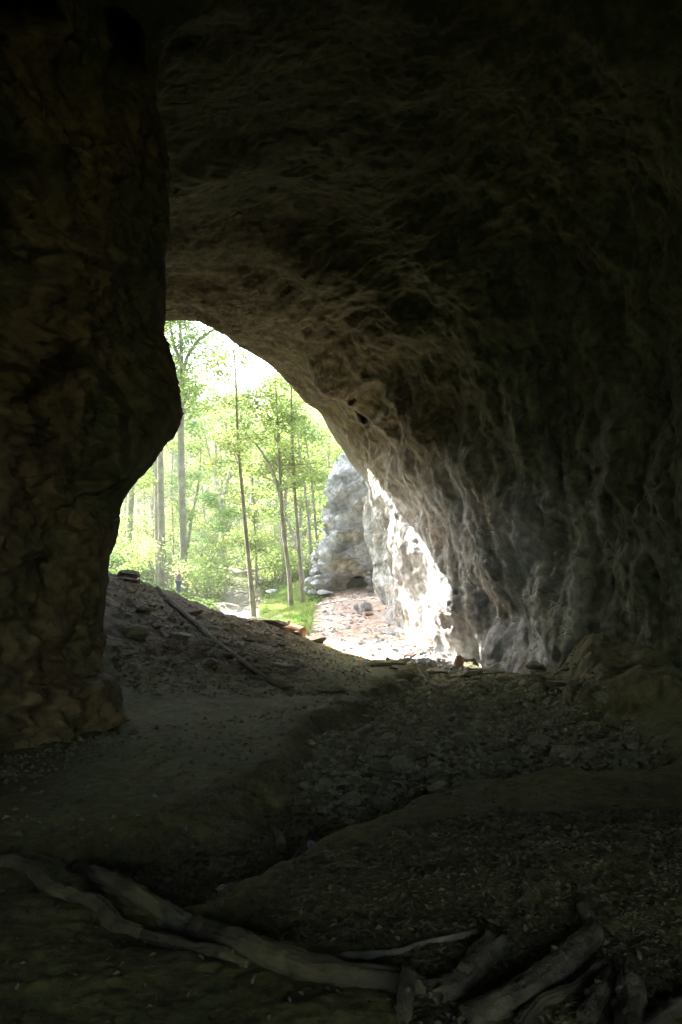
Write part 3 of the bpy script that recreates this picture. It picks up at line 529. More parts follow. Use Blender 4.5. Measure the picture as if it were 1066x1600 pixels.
rock_g(520, 1072, .7, .2, 'flat dark rock at the toe of the sandy slope above the bank', 18.5, m=M_STONE, seed=22)
rock_g(416, 1322, .09, .06, 'small pale stone at the bottom of the gully', 7.9, m=M_BOULD, seed=23)
rock_g(488, 1310, .12, .09, 'pale angular stone in the gully right of the root stub', 8.2, m=M_BOULD, seed=24)
rock_g(348, 1376, .09, .05, 'lone pale pebble at the lower edge of the gully', 7.2, m=M_BOULD, seed=25)
rock_g(410, 1332, .05, .05, 'tiny pale stone beside the root stub in the gully', 7.8, m=M_BOULD, seed=26)
for i, (px, py, Y, w_, h_) in enumerate([(502, 912, 50.5, 1.1, .9), (494, 893, 50.9, 1.0, .7), (484, 910, 51.2, .9, .7), (508, 880, 50.8, .9, .8), (514, 863, 51.2, .8, .8), (487, 925, 49.8, .9, .55), (509, 926, 49.5, .9, .5), (500, 871, 51.6, .7, .6),
                                          (479, 922, 51.4, .6, .45), (516, 896, 50.3, .7, .7), (497, 902, 50.2, .6, .4), (512, 908, 49.9, .5, .5)]):
    rock(px, py, Y, w_, h_, 'blue-grey boulder of the heap stacked against the left end of the outer cliff', M_BOULD, 40 + i, name='boulder', cat='boulder', group='boulders heaped beside the outer cliff', rz=i, sub=3)
for i, (px, py, w_, h_) in enumerate([(577, 922, .35, .3), (578, 912, .3, .22), (576, 905, .35, .22), (577, 898, .3, .2), (576, 891, .3, .2)]):
    rock(px, py - 3, 48.3, w_, h_, ['lowest', 'second from bottom', 'middle', 'second from top', 'topmost'][i] + ' stone of the small stack right of the low dark cave', M_BOULD, 60 + i, name='stacked_stone', cat='stone', group='stones stacked beside the low dark cave', sub=3)

# ---------------------------------------------------------------- tubes: logs, roots, trunks
def spline(pts, n):
    pts = np.asarray(pts, float); T = np.concatenate([[0], np.cumsum(np.linalg.norm(np.diff(pts[:, :3], axis=0), axis=1) + 1e-6)])
    return hermite(pts, T, np.linspace(0, T[-1], n))
def tube(pts, seg=14, n=None, knob=0.0, seed=0, cap=True, jag=0.0, step=0.05):
    """pts: (x,y,z,r) rows -> V,F (tri+quad as quads)"""
    pts = np.asarray(pts, float)
    Lg = np.linalg.norm(np.diff(pts[:, :3], axis=0), axis=1).sum(); n = n or max(4, int(Lg / step))
    S = spline(pts, n); c = S[:, :3]; r = np.maximum(S[:, 3], 1e-3)
    t = np.gradient(c, axis=0); t /= np.linalg.norm(t, axis=1)[:, None] + 1e-9
    up = np.array([0, 0, 1.0]) if abs(t[:, 2]).mean() < .8 else np.array([0, 1.0, 0])
    a = np.cross(t, up); a /= np.linalg.norm(a, axis=1)[:, None] + 1e-9; b = np.cross(a, t)
    th = np.linspace(0, 2 * np.pi, seg, endpoint=False)
    dr = a[:, None] * np.cos(th)[None, :, None] + b[:, None] * np.sin(th)[None, :, None]
    V = c[:, None] + dr * r[:, None, None]
    if knob:
        Q = V.reshape(-1, 3); k = fbm(Q * (0.35 / r.mean()) + seed, 3, 600 + seed).reshape(n, seg) + .5 * pn(np.concatenate([np.repeat((np.arange(n) * .02)[:, None], seg, 1).reshape(-1, 1), np.tile(np.cos(th) * 2, n)[:, None], np.tile(np.sin(th) * 2, n)[:, None]], 1) * 1.7, 610 + seed).reshape(n, seg)
        V += dr * (knob * k * r[:, None])[..., None]
        if seg > 16:                                             # long drying cracks and bark ridges
            ss = np.repeat((np.arange(n) * Lg / n)[:, None], seg, 1).ravel(); ct = np.tile(np.cos(th), n); s_ = np.tile(np.sin(th), n)
            g = ridged(np.stack([ct * 3.2 + ss * .7, s_ * 3.2, ss * 1.6], 1), 3, 640 + seed) - .5 + .5 * fbm(np.stack([ct * 7, s_ * 7, ss * 9], 1), 3, 650 + seed)
            V += dr * (.13 * g.reshape(n, seg) * r[:, None])[..., None]
    if jag:
        for e, sgn in ((0, -1), (n - 1, 1)):
            V[e] += t[e] * sgn * (rng.uniform(-1, 1, seg)[:, None] * jag)
    V = V.reshape(-1, 3); i, j = np.meshgrid(np.arange(n - 1), np.arange(seg), indexing='ij'); i = i.ravel(); j = j.ravel(); j2 = (j + 1) % seg
    F = [np.stack([i * seg + j, i * seg + j2, (i + 1) * seg + j2, (i + 1) * seg + j], 1)]
    if cap:
        q = len(V); V = np.concatenate([V, [c[0] + t[0] * r[0] * .15, c[-1] - t[-1] * r[-1] * .15]])
        j = np.arange(seg); j2 = (j + 1) % seg
        F.append(np.stack([j2, j, np.full(seg, q), np.full(seg, q)], 1)); F.append(np.stack([(n - 1) * seg + j, (n - 1) * seg + j2, np.full(seg, q + 1), np.full(seg, q + 1)], 1))
    return V, np.concatenate(F)
def tri_ok(name, V, F, m, **k):          # quads with repeated last index -> bmesh-safe build
    q = F[F[:, 2] != F[:, 3]]; t = F[F[:, 2] == F[:, 3]]
    me = bpy.data.meshes.new(name); me.from_pydata(V.tolist(), [], q.tolist() + t[:, :3].tolist())
    me.polygons.foreach_set('use_smooth', [True] * len(me.polygons)); me.materials.append(m); me.update()
    o = bpy.data.objects.new(name, me); COL.objects.link(o)
    if k.get('parent'): o.parent = k['parent']
    return o
def merge(parts):
    Vs, Fs, q = [], [], 0
    for V, F in parts: Vs.append(V); Fs.append(F + q); q += len(V)
    return np.concatenate(Vs), np.concatenate(Fs)
def glog(pts, lift=.35, sinkz=0):
    """photo points (px,py,thickness px[,extra height]) lying on the ground"""
    out = []
    for p in pts:
        h = p[3] if len(p) > 3 else 0
        z = 0.05
        for _ in range(6):
            x, y = G(p[0], p[1], z + p[2] / 2 / FPX * 6 * lift + h); z = gz1(x, y)
        r = p[2] / 2 / FPX * y * .86
        out.append((x, y, z + r * lift + h, r))
    return out
def log(name, parts, label, m=M_WOOD, cat='log', knob=.2, seg=44, jag=.02, group=None, seed=0, step=.018, sub=None, subname='side_branch'):
    V, F = merge([tube(p, seg, knob=knob, seed=seed + i, jag=jag, step=step) for i, p in enumerate(parts)])
    if seg > 40 and cat == 'log':                                # snapped twig stubs and knots
        rl = random.Random(seed + 90); ex = []
        for p in parts:
            S = spline(p, 30)
            for _ in range(3):
                i = rl.randrange(4, 26); c, r = S[i, :3], S[i, 3]; d = np.array([rl.gauss(0, 1), rl.gauss(0, .6), rl.uniform(.5, 1.2)]); d /= np.linalg.norm(d); e = rl.uniform(1.1, 1.4)
                ex.append(tube([(*(c + d * r * .4), r * .45), (*(c + d * r * .95), r * .36), (*(c + d * r * e + np.array([0.01, .01, 0])), r * .3)], 12, n=8, knob=.3, seed=seed + i, jag=.01))
        V, F = merge([(V, F)] + ex)
    o = tri_ok(name, V, F, m); tag(o, label, cat, group)
    for k, p in enumerate(sub or []):
        V, F = tube(p, 24, knob=knob, seed=seed + 20 + k, jag=jag, step=step); tri_ok(subname, V, F, m, parent=o)
    return o
log('driftwood_log', [glog([(-60, 1345, 30), (0, 1347, 30), (50, 1357, 30), (88, 1392, 30), (152, 1411, 28), (184, 1447, 34), (222, 1458, 26)])], 'smooth winding driftwood log entering the photo at the left edge', seed=1, group='driftwood across the foreground')
log('driftwood_log', [glog([(225, 1460, 24), (300, 1478, 27), (350, 1490, 26), (388, 1506, 16)])], 'short straight driftwood piece wedged between the winding log and the biggest trunk', seed=2)
log('driftwood_log', [glog([(120, 1328, 17, .07), (167, 1371, 25, .08), (228, 1406, 30, .05), (304, 1447, 38, .05), (385, 1474, 46, .03), (456, 1503, 52), (540, 1524, 50), (627, 1532, 42), (668, 1543, 34)])], 'longest and biggest fallen trunk, running across the foreground from upper left to lower centre', seed=3,
    sub=[glog([(248, 1447, 16), (300, 1455, 22), (350, 1470, 24), (385, 1480, 18)])])
log('log_stub', [glog([(638, 1516, 22, .12), (634, 1550, 30, .08), (630, 1590, 26, .0)])], 'short splintered log stub standing end-on over the end of the biggest trunk', m=M_BARK, seed=4, jag=.05)
log('broken_log', [glog([(676, 1549, 44), (715, 1532, 52), (745, 1502, 50), (782, 1470, 42)])], 'thick broken log with rough knobbly bark, right of the short stub', m=M_BARK, seed=5, jag=.06, knob=.24)
log('bent_log', [glog([(726, 1588, 44), (810, 1552, 52), (880, 1503, 50), (922, 1464, 42), (925, 1440, 30), (910, 1412, 22, .04)])], 'long thick log bent upward at its far end, in the lower right foreground', m=M_BARK, seed=6, knob=.12)
log('root', [glog([(812, 1598, 26), (842, 1564, 28), (891, 1545, 20), (920, 1522, 18), (943, 1506, 26)])], 'twisting pale root lying along the right side of the bent log', seed=7, cat='root', knob=.3)
log('dark_log', [glog([(914, 1592, 34), (935, 1555, 34), (955, 1522, 28)])], 'dark short log just right of the twisting pale root', m=M_BARK, seed=8)
log('upright_log', [glog([(980, 1625, 50), (984, 1575, 52), (986, 1535, 44, .05)])], 'thick foreshortened log pointing at the viewer near the bottom right corner', m=M_BARK, seed=9, knob=.22, jag=.05)
log('slanting_log', [glog([(1010, 1605, 30), (1050, 1575, 32), (1120, 1540, 30)])], 'dark log slanting out of the photo at the bottom right corner', m=M_BARK, seed=10)
log('thin_branch', [glog([(500, 1500, 16), (560, 1494, 18), (627, 1487, 14), (655, 1476, 12), (710, 1464, 12), (762, 1450, 8)])], 'thin pale branch lying behind the broken log', m=M_DARKPALE, seed=11, cat='branch', seg=10)
log('root_stub', [glog([(440, 1330, 20), (437, 1308, 16, .06), (425, 1290, 9, .1)])], 'gnarled root stub sticking up from the gully in the middle of the floor', seed=12, cat='root', sub=[glog([(438, 1308, 10, .06), (452, 1294, 6, .1)])])
def slog(pts): # photo points with depth, on the ground: (px, py, Y, r)
    return [(P(a, b, Y)[0], Y, max(gz1(P(a, b, Y)[0], Y) + r * .4, P(a, b, Y)[2] - .3), r) for a, b, Y, r in pts]
log('fallen_branch', [slog([(246, 924, 28.6, .09), (284, 969, 26, .1), (310, 991, 24.6, .09), (329, 1008, 23, .085), (370, 1036, 21, .07), (423, 1072, 19, .055), (449, 1085, 18.4, .06)])], 'long grey fallen branch running down the slope from the crest', seed=13, cat='branch', step=.06, sub=[slog([(440, 1082, 18.6, .045), (458, 1074, 18.7, .03)])])
log('driftwood_stick', [slog([(668, 1050, 22.5, .05), (655, 1032, 24.5, .05), (640, 1018, 26, .04)])], 'grey stick lying across the rubble at the edge of the sunlight', seed=14, cat='stick', seg=8)
log('sawn_log', [slog([(434, 989, 29.4, .2), (474, 996, 29.0, .23)])], 'sawn orange-brown log lying on the crest at the edge of the bright grass', m=M_CUT, seed=15, step=.1, knob=.08)
for i, (a, b) in enumerate([((600, 988, 33.3), (655, 1000, 31)), ((610, 1000, 31.6), (660, 985, 32.5)), ((590, 995, 32.6), (640, 1006, 30.5)), ((615, 978, 34.5), (640, 1003, 31)), ((605, 1006, 31), (648, 992, 32.3)), ((520, 930, 49), (550, 940, 46)), ((500, 950, 42.5), (545, 948, 43))]):
    lb = ['stick lying among the tangle of pale sticks by the sunlit wall'] * 5 + ['thin stick lying across the path in front of the low dark cave', 'longer stick across the pink path beside the grass']
    log('stick', [slog([(*a, .035), ((a[0] + b[0]) / 2, (a[1] + b[1]) / 2 + 1, (a[2] + b[2]) / 2, .04), (*b, .02)])], lb[i], m=M_PALE, cat='stick', seg=6, group='pale sticks by the sunlit wall' if i < 5 else None, seed=20 + i, step=.1)

# ---------------------------------------------------------------- trees
def leaves(centres, rad, per, size, flat=.35, seed=0):
    r = np.random.default_rng(seed); centres = np.asarray(centres); n = len(centres) * per
    c = np.repeat(centres, per, 0); rr = np.repeat(np.asarray(rad) * np.ones(len(centres)), per)
    d = r.normal(size=(n, 3)) * np.array([.5, .5, .5 * flat]) * rr[:, None]; c = c + d
    nr = r.normal(size=(n, 3)) * .45 + np.array([0, 0, 1.0]); nr /= np.linalg.norm(nr, axis=1)[:, None]
    a = np.cross(nr, r.normal(size=(n, 3))); a /= np.linalg.norm(a, axis=1)[:, None]; b = np.cross(nr, a)
    s = size * r.uniform(.6, 1.35, n)[:, None]
    V = np.stack([c - a * s, c - b * s * .55 - nr * s * .12, c + a * s, c + b * s * .55 - nr * s * .12], 1).reshape(-1, 3)
    return V, np.arange(n * 4).reshape(n, 4)
def make_tree(path, mt, ml, seed, nb=16, blen=3.0, leafr=.9, per=34, lsize=.14, bstart=.35, extra=None, label='', cat='tree', group=None, name='tree', trunk_leaves=0, clus=4, up=.5):
    """path rows (x,y,z,r) in world; the root empty stands at its foot"""
    r = random.Random(seed); path = np.array(path, float); path[:, 3] *= .76; o0 = path[0, :3].copy(); path[:, :3] -= o0
    parts = [tube(path, 12, step=.35, knob=.06, seed=seed)]; cen = []
    S = spline(path, 60)
    def branch(p, d, L, rad, lev):
        pts = [(*p, rad)]; k = 4; q = np.array(p, float); dd = np.array(d, float)
        for i in range(k):
            dd = dd + np.array([r.gauss(0, .16), r.gauss(0, .16), r.gauss(0.04, .12)]); dd /= np.linalg.norm(dd)
            q = q + dd * L / k; pts.append((*q, rad * (1 - .8 * (i + 1) / k)))
            if i >= 1: cen.append(q + np.array([r.gauss(0, .25), r.gauss(0, .25), r.gauss(0, .12)]) * L * .3)
            if lev < 1 and i >= 0 and i < k - 1:
                sd_ = dd + np.array([r.gauss(0, .7), r.gauss(0, .7), r.gauss(0.05, .3)]); sd_ /= np.linalg.norm(sd_)
                branch(q, sd_, L * r.uniform(.4, .6), rad * .5, lev + 1)
        parts.append(tube(pts, 6, n=6))
    for i in range(nb):
        f = bstart + (1 - bstart) * (i + r.random()) / nb; s = S[int(f * 59)]
        a = r.uniform(0, 6.28); d = np.array([math.cos(a), math.sin(a), r.uniform(.1, .2 + up)]); d /= np.linalg.norm(d)
        branch(s[:3], d, blen * r.uniform(.6, 1.2) * (1.15 - .5 * f), max(.02, s[3] * .38), 0)
    for e in (extra or []):
        e = np.array(e, float); e[:, :3] -= o0; parts.append(tube(e, 9, step=.35, knob=.05, seed=seed + 3)); 
        T = spline(e, 8)
        for s in T[3:]:
            a = r.uniform(0, 6.28); d = np.array([math.cos(a), math.sin(a), r.uniform(.2, .8)]); branch(s[:3], d / np.linalg.norm(d), blen * .55, s[3] * .4, 0)
    root = empty(name, o0, 0, label, cat, group)
    V, F = merge(parts); tri_ok('trunk', V, F, mt, parent=root)
    if cen:
        V, F = leaves(cen, leafr, per, lsize, seed=seed); mesh_np('crown', V, F, ml, parent=root, smooth=False)
    return root
def tp(pts, foot=True):      # photo path with depth: (px, py, Y, r)
    out = [(*P(a, b, Y), r) for a, b, Y, r in pts]
    if foot:
        x, y, z, r_ = out[0]; g = gz1(x, y); out[0] = (x, y, min(z, g) - .2, r_ * 1.25)
    return out
make_tree(tp([(287, 934, 58, .38), (287, 860, 58, .34), (284, 760, 58, .31), (283, 650, 58, .28), (284, 600, 58, .22), (283, 540, 58, .16), (280, 470, 58, .1), (278, 400, 58, .05)]), M_TRUNKG, M_LEAF, 1, nb=13, blen=4.5, bstart=.55, per=20,
          extra=[tp([(284, 605, 58, .17), (292, 560, 58, .12), (312, 530, 57, .1), (345, 508, 56, .07), (365, 490, 56, .04)], False), tp([(283, 570, 58, .14), (270, 530, 58.5, .1), (262, 480, 59, .06)], False), tp([(287, 640, 58, .12), (281, 660, 57, .08)], False)],
          label='tallest and thickest trunk, mottled green-grey, standing right beside the person', group=None)
make_tree(tp([(257, 925, 55, .32), (253, 850, 55, .3), (251, 740, 55, .27), (249, 640, 55, .22), (247, 500, 55, .15), (247, 400, 55, .06)]), M_TRUNKG, M_LEAF, 2, nb=12, blen=4, bstart=.6, per=18, label='straight bare grey trunk left of the person, behind the crest')
make_tree(tp([(247, 920, 60, .22), (245, 830, 60, .2), (244, 720, 60, .18), (240, 500, 60, .1)]), M_TRUNKP, M_LEAF, 3, nb=11, blen=4, bstart=.5, per=18, label='pale sunlit trunk half hidden behind the straight bare grey trunk')
make_tree(tp([(335, 900, 78, .34), (345, 850, 78, .32), (350, 800, 78, .3), (345, 775, 78, .27), (338, 750, 78, .2), (330, 720, 78, .14), (312, 650, 78, .09), (300, 600, 78, .04)]), M_TRUNKP, M_LEAF, 4, nb=13, blen=4, bstart=.5, per=20,
          extra=[tp([(346, 785, 78, .22), (358, 745, 77, .18), (362, 715, 77, .15), (355, 680, 77, .11), (352, 620, 77, .06)], False), tp([(338, 752, 78, .16), (337, 700, 79, .12), (330, 650, 79, .06)], False), tp([(358, 745, 77, .12), (372, 700, 76, .09), (378, 650, 76, .04)], False)],
          label='crooked pale tree with sinuous forking limbs left of the stream')
make_tree(tp([(399, 976, 41, .16), (391, 900, 41.2, .14), (385, 840, 41.4, .125), (378, 760, 41.6, .11), (372, 690, 42, .09), (369, 600, 42, .06), (364, 520, 42, .03)]), M_TRUNKG, M_LEAF, 5, nb=12, blen=2.4, bstart=.5, per=17, lsize=.1, leafr=.7, label='slim leaning tree nearest the sandy crest, foot beside the stream debris')
make_tree(tp([(456, 955, 46, .17), (452, 900, 46, .15), (443, 830, 46, .14), (438, 750, 46, .12), (436, 690, 46, .1), (432, 620, 46, .06), (428, 560, 46, .03)]), M_TRUNKG, M_LEAF, 6, nb=12, blen=2.6, bstart=.45, per=17, lsize=.1, leafr=.7,
          extra=[tp([(441, 790, 46, .09), (428, 740, 46.5, .07), (405, 700, 47, .05), (385, 680, 47, .025)], False), tp([(437, 700, 46, .07), (422, 660, 46, .05), (416, 640, 46, .03)], False)], label='left of the two dark slender trees on the bright grass bank')
make_tree(tp([(474, 953, 47, .15), (470, 900, 47, .13), (465, 830, 47, .12), (460, 760, 47, .11), (457, 680, 47, .09), (455, 600, 47, .05), (453, 540, 47, .02)]), M_TRUNKG, M_LEAF, 7, nb=11, blen=2.4, bstart=.45, per=16, lsize=.1, leafr=.7, label='right of the two dark slender trees on the bright grass bank')
make_tree(tp([(486, 900, 62, .16), (484, 830, 62, .15), (476, 760, 62, .13), (468, 700, 62, .1), (462, 640, 62, .06), (458, 580, 62, .03)]), M_TRUNKP, M_LEAF, 8, nb=12, blen=3, bstart=.4, per=18, label='sunlit tan trunk just right of the dark slender pair')
make_tree(tp([(501, 875, 64, .14), (493, 820, 64, .13), (488, 760, 64, .11), (480, 700, 64, .08), (470, 640, 64, .04)]), M_TRUNKP, M_LEAF, 9, nb=11, blen=3, bstart=.4, per=18, label='pale trunk leaning left above the boulder heap')
make_tree(tp([(520, 870, 68, .14), (517, 800, 68, .12), (513, 720, 68, .1), (512, 640, 68, .06), (511, 580, 68, .03)]), M_TRUNKP, M_LEAF, 10, nb=12, blen=3, bstart=.35, per=18, label='whitish thin trunk closest to the outer cliff')
make_tree(tp([(478, 900, 58, .13), (463, 850, 59, .12), (445, 800, 60, .11), (425, 740, 61, .09), (400, 690, 62, .06)]), M_TRUNKP, M_LEAF, 11, nb=10, blen=2.6, bstart=.4, per=17, label='strongly leaning pale trunk crossing behind the left slender tree')
make_tree(tp([(402, 935, 66, .13), (400, 860, 66, .12), (396, 780, 66, .11), (392, 700, 66, .08), (388, 620, 66, .04)]), M_TRUNKG, M_LEAF, 12, nb=12, blen=2.8, bstart=.35, per=18, label='thin grey trunk right behind the slim leaning tree at the stream')
make_tree(tp([(352, 915, 70, .15), (350, 880, 70, .14), (349, 860, 70, .12), (346, 820, 70, .08), (340, 780, 70, .04)]), M_TRUNKP, M_LEAF2, 13, nb=10, blen=2.4, bstart=.35, per=20, label='short whitish sapling standing in front of the crooked pale tree')
make_tree(tp([(185, 905, 60, .15), (183, 860, 60, .14), (184, 800, 60, .12), (190, 700, 60, .08), (192, 600, 60, .04)]), M_TRUNKP, M_LEAF2, 14, nb=12, blen=3, bstart=.3, per=20, label='thin trunk at the far left, right beside the dark pillar')
make_tree(tp([(270, 915, 66, .1), (271, 850, 66, .09), (268, 760, 66, .08), (272, 690, 66, .06), (274, 640, 66, .03)]), M_TRUNKP, M_LEAF2, 15, nb=11, blen=2.5, bstart=.3, per=18, label='very thin trunk between the two thick trunks beside the person')
for i, (x, y, h, lb) in enumerate([(-14.2, 50, 24, 'added bare-stemmed shade tree with a high crown, nearest to the dark pillar on the left bank'), (-17.5, 56, 28, 'tallest added high-crowned shade tree of the left bank behind the dark pillar'), (-13.2, 45.8, 21, 'shortest added high-crowned shade tree of the left bank behind the dark pillar'), (-15.5, 63, 25, 'farthest added high-crowned shade tree of the left bank, above the shrubs')]):  # high crowns added behind the pillar to dapple the path with shade
    g = gz1(x, y); make_tree([(x, y, g - .3, .3), (x + .2, y, g + h * .35, .26), (x - .1, y + .2, g + h * .7, .17), (x, y, g + h, .04)], M_TRUNKG, M_LEAF, 50 + i, nb=16, blen=4.6, bstart=.62, per=20, lsize=.17, leafr=1.3, label=lb, up=.3)
# background woodland: eight kinds copied
protos = []
kinds = [(16, 9.5, .2, .13, M_LEAF), (17, 14, .3, .35, M_LEAF), (18, 17, .3, .4, M_LEAF2), (19, 12, .18, .2, M_LEAF), (20, 19, .26, .3, M_LEAF2), (21, 15, .2, .3, M_LEAF)]
G_BG = 'trees of the woodland behind'
BGL = 'thin-trunked leafy tree in the bright woodland on the hillside behind'
def bg_tree(i, x, y, rz, s):
    k = i % len(kinds)
    z = gz1(x, y) - .2
    if len(protos) <= k:
        sd_, H, r_, bs, ml = kinds[k]; rr = random.Random(sd_)
        pts = [(0, 0, 0, r_)]; q = [0, 0]
        H *= 1.15
        for j in range(1, 6):
            q[0] += rr.gauss(0, .28); q[1] += rr.gauss(0, .28); pts.append((q[0], q[1], H * j / 5, max(.02, r_ * (1 - .17 * j))))
        o = make_tree(pts, M_TRUNKP if k % 2 else M_TRUNKG, ml, sd_, nb=12, blen=H * .22, bstart=bs, per=20, lsize=.125, leafr=1.3, label=BGL, group=G_BG, name='woodland_tree')
        protos.append(o)
    else:
        o = copy_tree(protos[k])
    o.location = (x, y, z); o.rotation_euler = (0, 0, rz); o.scale = (s, s, s)
    return o
n = 0; rr = random.Random(5)
bgs = []
tries = 0
while len(bgs) < 72 and tries < 4000:
    tries += 1
    y = rr.uniform(64, 150); px = rr.uniform(130, 590); x = P(px, 800, y)[0]
    if y < 85 and 330 < px < 420: continue
    if all((x - a) ** 2 + (y - b) ** 2 > 9 for a, b in bgs): bgs.append((x, y))
bgs.sort(key=lambda p: p[1])
for i, (x, y) in enumerate(bgs): bg_tree(i, x, y, rr.uniform(0, 6.28), rr.uniform(.8, 1.25))

# shrubs and saplings of the understorey
def make_shrub(seed, ml, H=2.2, name='shrub', label='', group=None):
    r = random.Random(seed); parts = []; cen = []
    for k in range(7):
        a = r.uniform(0, 6.28); L = H * r.uniform(.6, 1.1); sp = r.uniform(.25, .8)
        pts = [(0, 0, -.1, .03)] + [(math.cos(a) * sp * L * f, math.sin(a) * sp * L * f, L * f ** .8, .028 * (1.1 - f)) for f in (.3, .6, 1)]
        parts.append(tube(pts, 5, n=8))
        for f in (.45, .7, .9, 1.05): cen.append((math.cos(a + r.gauss(0, .4)) * sp * L * f, math.sin(a + r.gauss(0, .4)) * sp * L * f, L * f ** .8 + r.gauss(0, .1)))
    root = empty(name, (0, 0, 0), 0, label, 'shrub', group)
    V, F = merge(parts); tri_ok('stem', V, F, M_TRUNKG, parent=root)
    V, F = leaves(cen, H * .42, 24, .12, flat=.4, seed=seed); mesh_np('foliage', V, F, ml, parent=root, smooth=False)
    return root
SL = 'low layered leafy shrub growing on the wooded bank beyond the cave mouth'
sp_ = [make_shrub(700 + i, M_LEAF if i % 3 else M_LEAF2, 2.0 + .4 * (i % 3), label=SL, group='shrubs of the wooded bank') for i in range(5)]
spots = []
for _ in range(4000):
    if len(spots) >= 105: break
    y = rr.uniform(49, 120) if len(spots) > 30 else rr.uniform(49, 72); px = rr.uniform(150, 540); x = P(px, 800, y)[0]
    if 335 < px < 500 and y < 62: continue
    if 225 < px < 310 and y < 68: continue
    if px > 480 and y < 60: continue
    if float(poly_sd(np.array([x]), np.array([y]), STREAM)[0]) > -.8: continue
    if all((x - a) ** 2 + (y - b) ** 2 > 3 for a, b in spots): spots.append((x, y))
for i, (x, y) in enumerate(spots):
    o = sp_[i] if i < 5 else copy_tree(sp_[i % 5])
    o.location = (x, y, gz1(x, y)); s = rr.uniform(.6, 1.25); o.scale = (s, s, s * rr.uniform(.8, 1.3)); o.rotation_euler = (0, 0, rr.uniform(0, 6.28))
# arching sapling over the stream
make_tree(tp([(318, 905, 58, .05), (335, 866, 58, .045), (360, 850, 58, .04), (395, 852, 58, .03), (425, 868, 58, .02)]), M_TRUNKG, M_LEAF, 31, nb=12, blen=1.6, bstart=.3, per=17, lsize=.1, leafr=.7, label='thin sapling arching over the stream bed with flat leafy sprays', name='sapling')
# ground cover
hp = np.array([(P(px, 800, y)[0], y) for px, y in zip(rng.uniform(120, 560, 60000), 34 + 110 * rng.uniform(0, 1, 60000) ** 1.5)])
def insd(h, pl): return poly_sd(h[:, 0], h[:, 1], pl)
hp = hp[((hp[:, 0] < .013 * hp[:, 1] - 1.6) | (hp[:, 1] > 75)) & (insd(hp, PATHP) < -.2) & (insd(hp, GRASSP) < .5) & (insd(hp, STREAM) < -.2) & (hp[:, 1] > 44)]
bits_mesh('ground_cover', hp, .13, M_FERN, 'stuff', leaf=True, dz=.12)
def grass(name, pl, n, h, edge=0):
    xy = scatter_poly(pl, n); xy = xy[insd(xy, PATHP) < .1]; z = gz(xy[:, 0], xy[:, 1]); n = len(xy)
    a = rng.uniform(0, 6.28, n); hh = h * rng.uniform(.5, 1.3, n); wd = .022
    dx, dy = np.cos(a) * wd, np.sin(a) * wd; lx, ly = rng.normal(0, .4, (2, n)) * hh
    V = np.stack([np.stack([xy[:, 0] - dx, xy[:, 1] - dy, z - .02], 1), np.stack([xy[:, 0] + dx, xy[:, 1] + dy, z - .02], 1), np.stack([xy[:, 0] + lx, xy[:, 1] + ly, z + hh], 1)], 1).reshape(-1, 3)
    tag(mesh_np(name, V, np.arange(n * 3).reshape(n, 3), M_GRASS, smooth=False), kind='stuff')
grass('grass', GRASSP, 42000, .2)
tx, ty, _ = P(632, 1003, 30.5); grass('grass_tuft', [(tx - .5, ty - .5), (tx + .3, ty - .6), (tx + .6, ty + .5), (tx, ty + .8)], 900, .18)
# debris in the stream bed, fallen logs
for i in range(22):
    x, y = scatter_poly(STREAM, 1)[0]; s = rr.uniform(.15, .45)
    put_mesh('stone', SM[i % 10], (x, y, gz1(x, y) + .05), s, rr.uniform(0, 6), (0, 0), 'pale grey stone in the dry stream bed outside the cave', 'stone', 'pale stones in the outside stream bed', material=M_BOULD)
for i in range(14):
    x, y = scatter_poly(STREAM, 1)[0]; a = rr.uniform(0, 3.14); L = rr.uniform(.7, 1.6); z = gz1(x, y) + .15
    log('driftwood_branch', [[(x - math.cos(a) * L, y - math.sin(a) * L, z - .05, .05), (x, y, z + rr.uniform(0, .2), .05), (x + math.cos(a) * L, y + math.sin(a) * L, z + rr.uniform(-.1, .3), .025)]], 'bleached branch in the debris pile of the outside stream bed', m=M_PALE, cat='branch', group='bleached branches in the outside stream bed', seg=6, step=.2, seed=i)
log('fallen_tree', [[(*P(340, 884, 74), .16), (*P(372, 893, 72), .18), (*P(412, 908, 70), .14)]], 'upper of the two pale fallen trunks lying across the stream', m=M_PALE, seed=41, step=.3)
log('fallen_tree', [[(*P(352, 896, 73), .12), (*P(385, 893, 71), .14), (*P(428, 884, 69), .07)]], 'lower pale fallen trunk crossing the upper one above the stream', m=M_PALE, seed=42, step=.3)
for i, (px, py, Y, w_, h_) in enumerate([(322, 925, 59, 1.2, .8), (312, 938, 56, .8, .5), (428, 925, 60, 1.1, .6), (437, 962, 41, .6, .3)]):
    rock_g(px, py, w_, h_, ['mossy boulder on the left bank of the stream', 'smaller boulder between the person and the stream', 'pale rock at the top of the grass bank beside the stream', 'rounded rock half buried in the bright grass'][i], Y, m=M_BOULD, seed=70 + i)

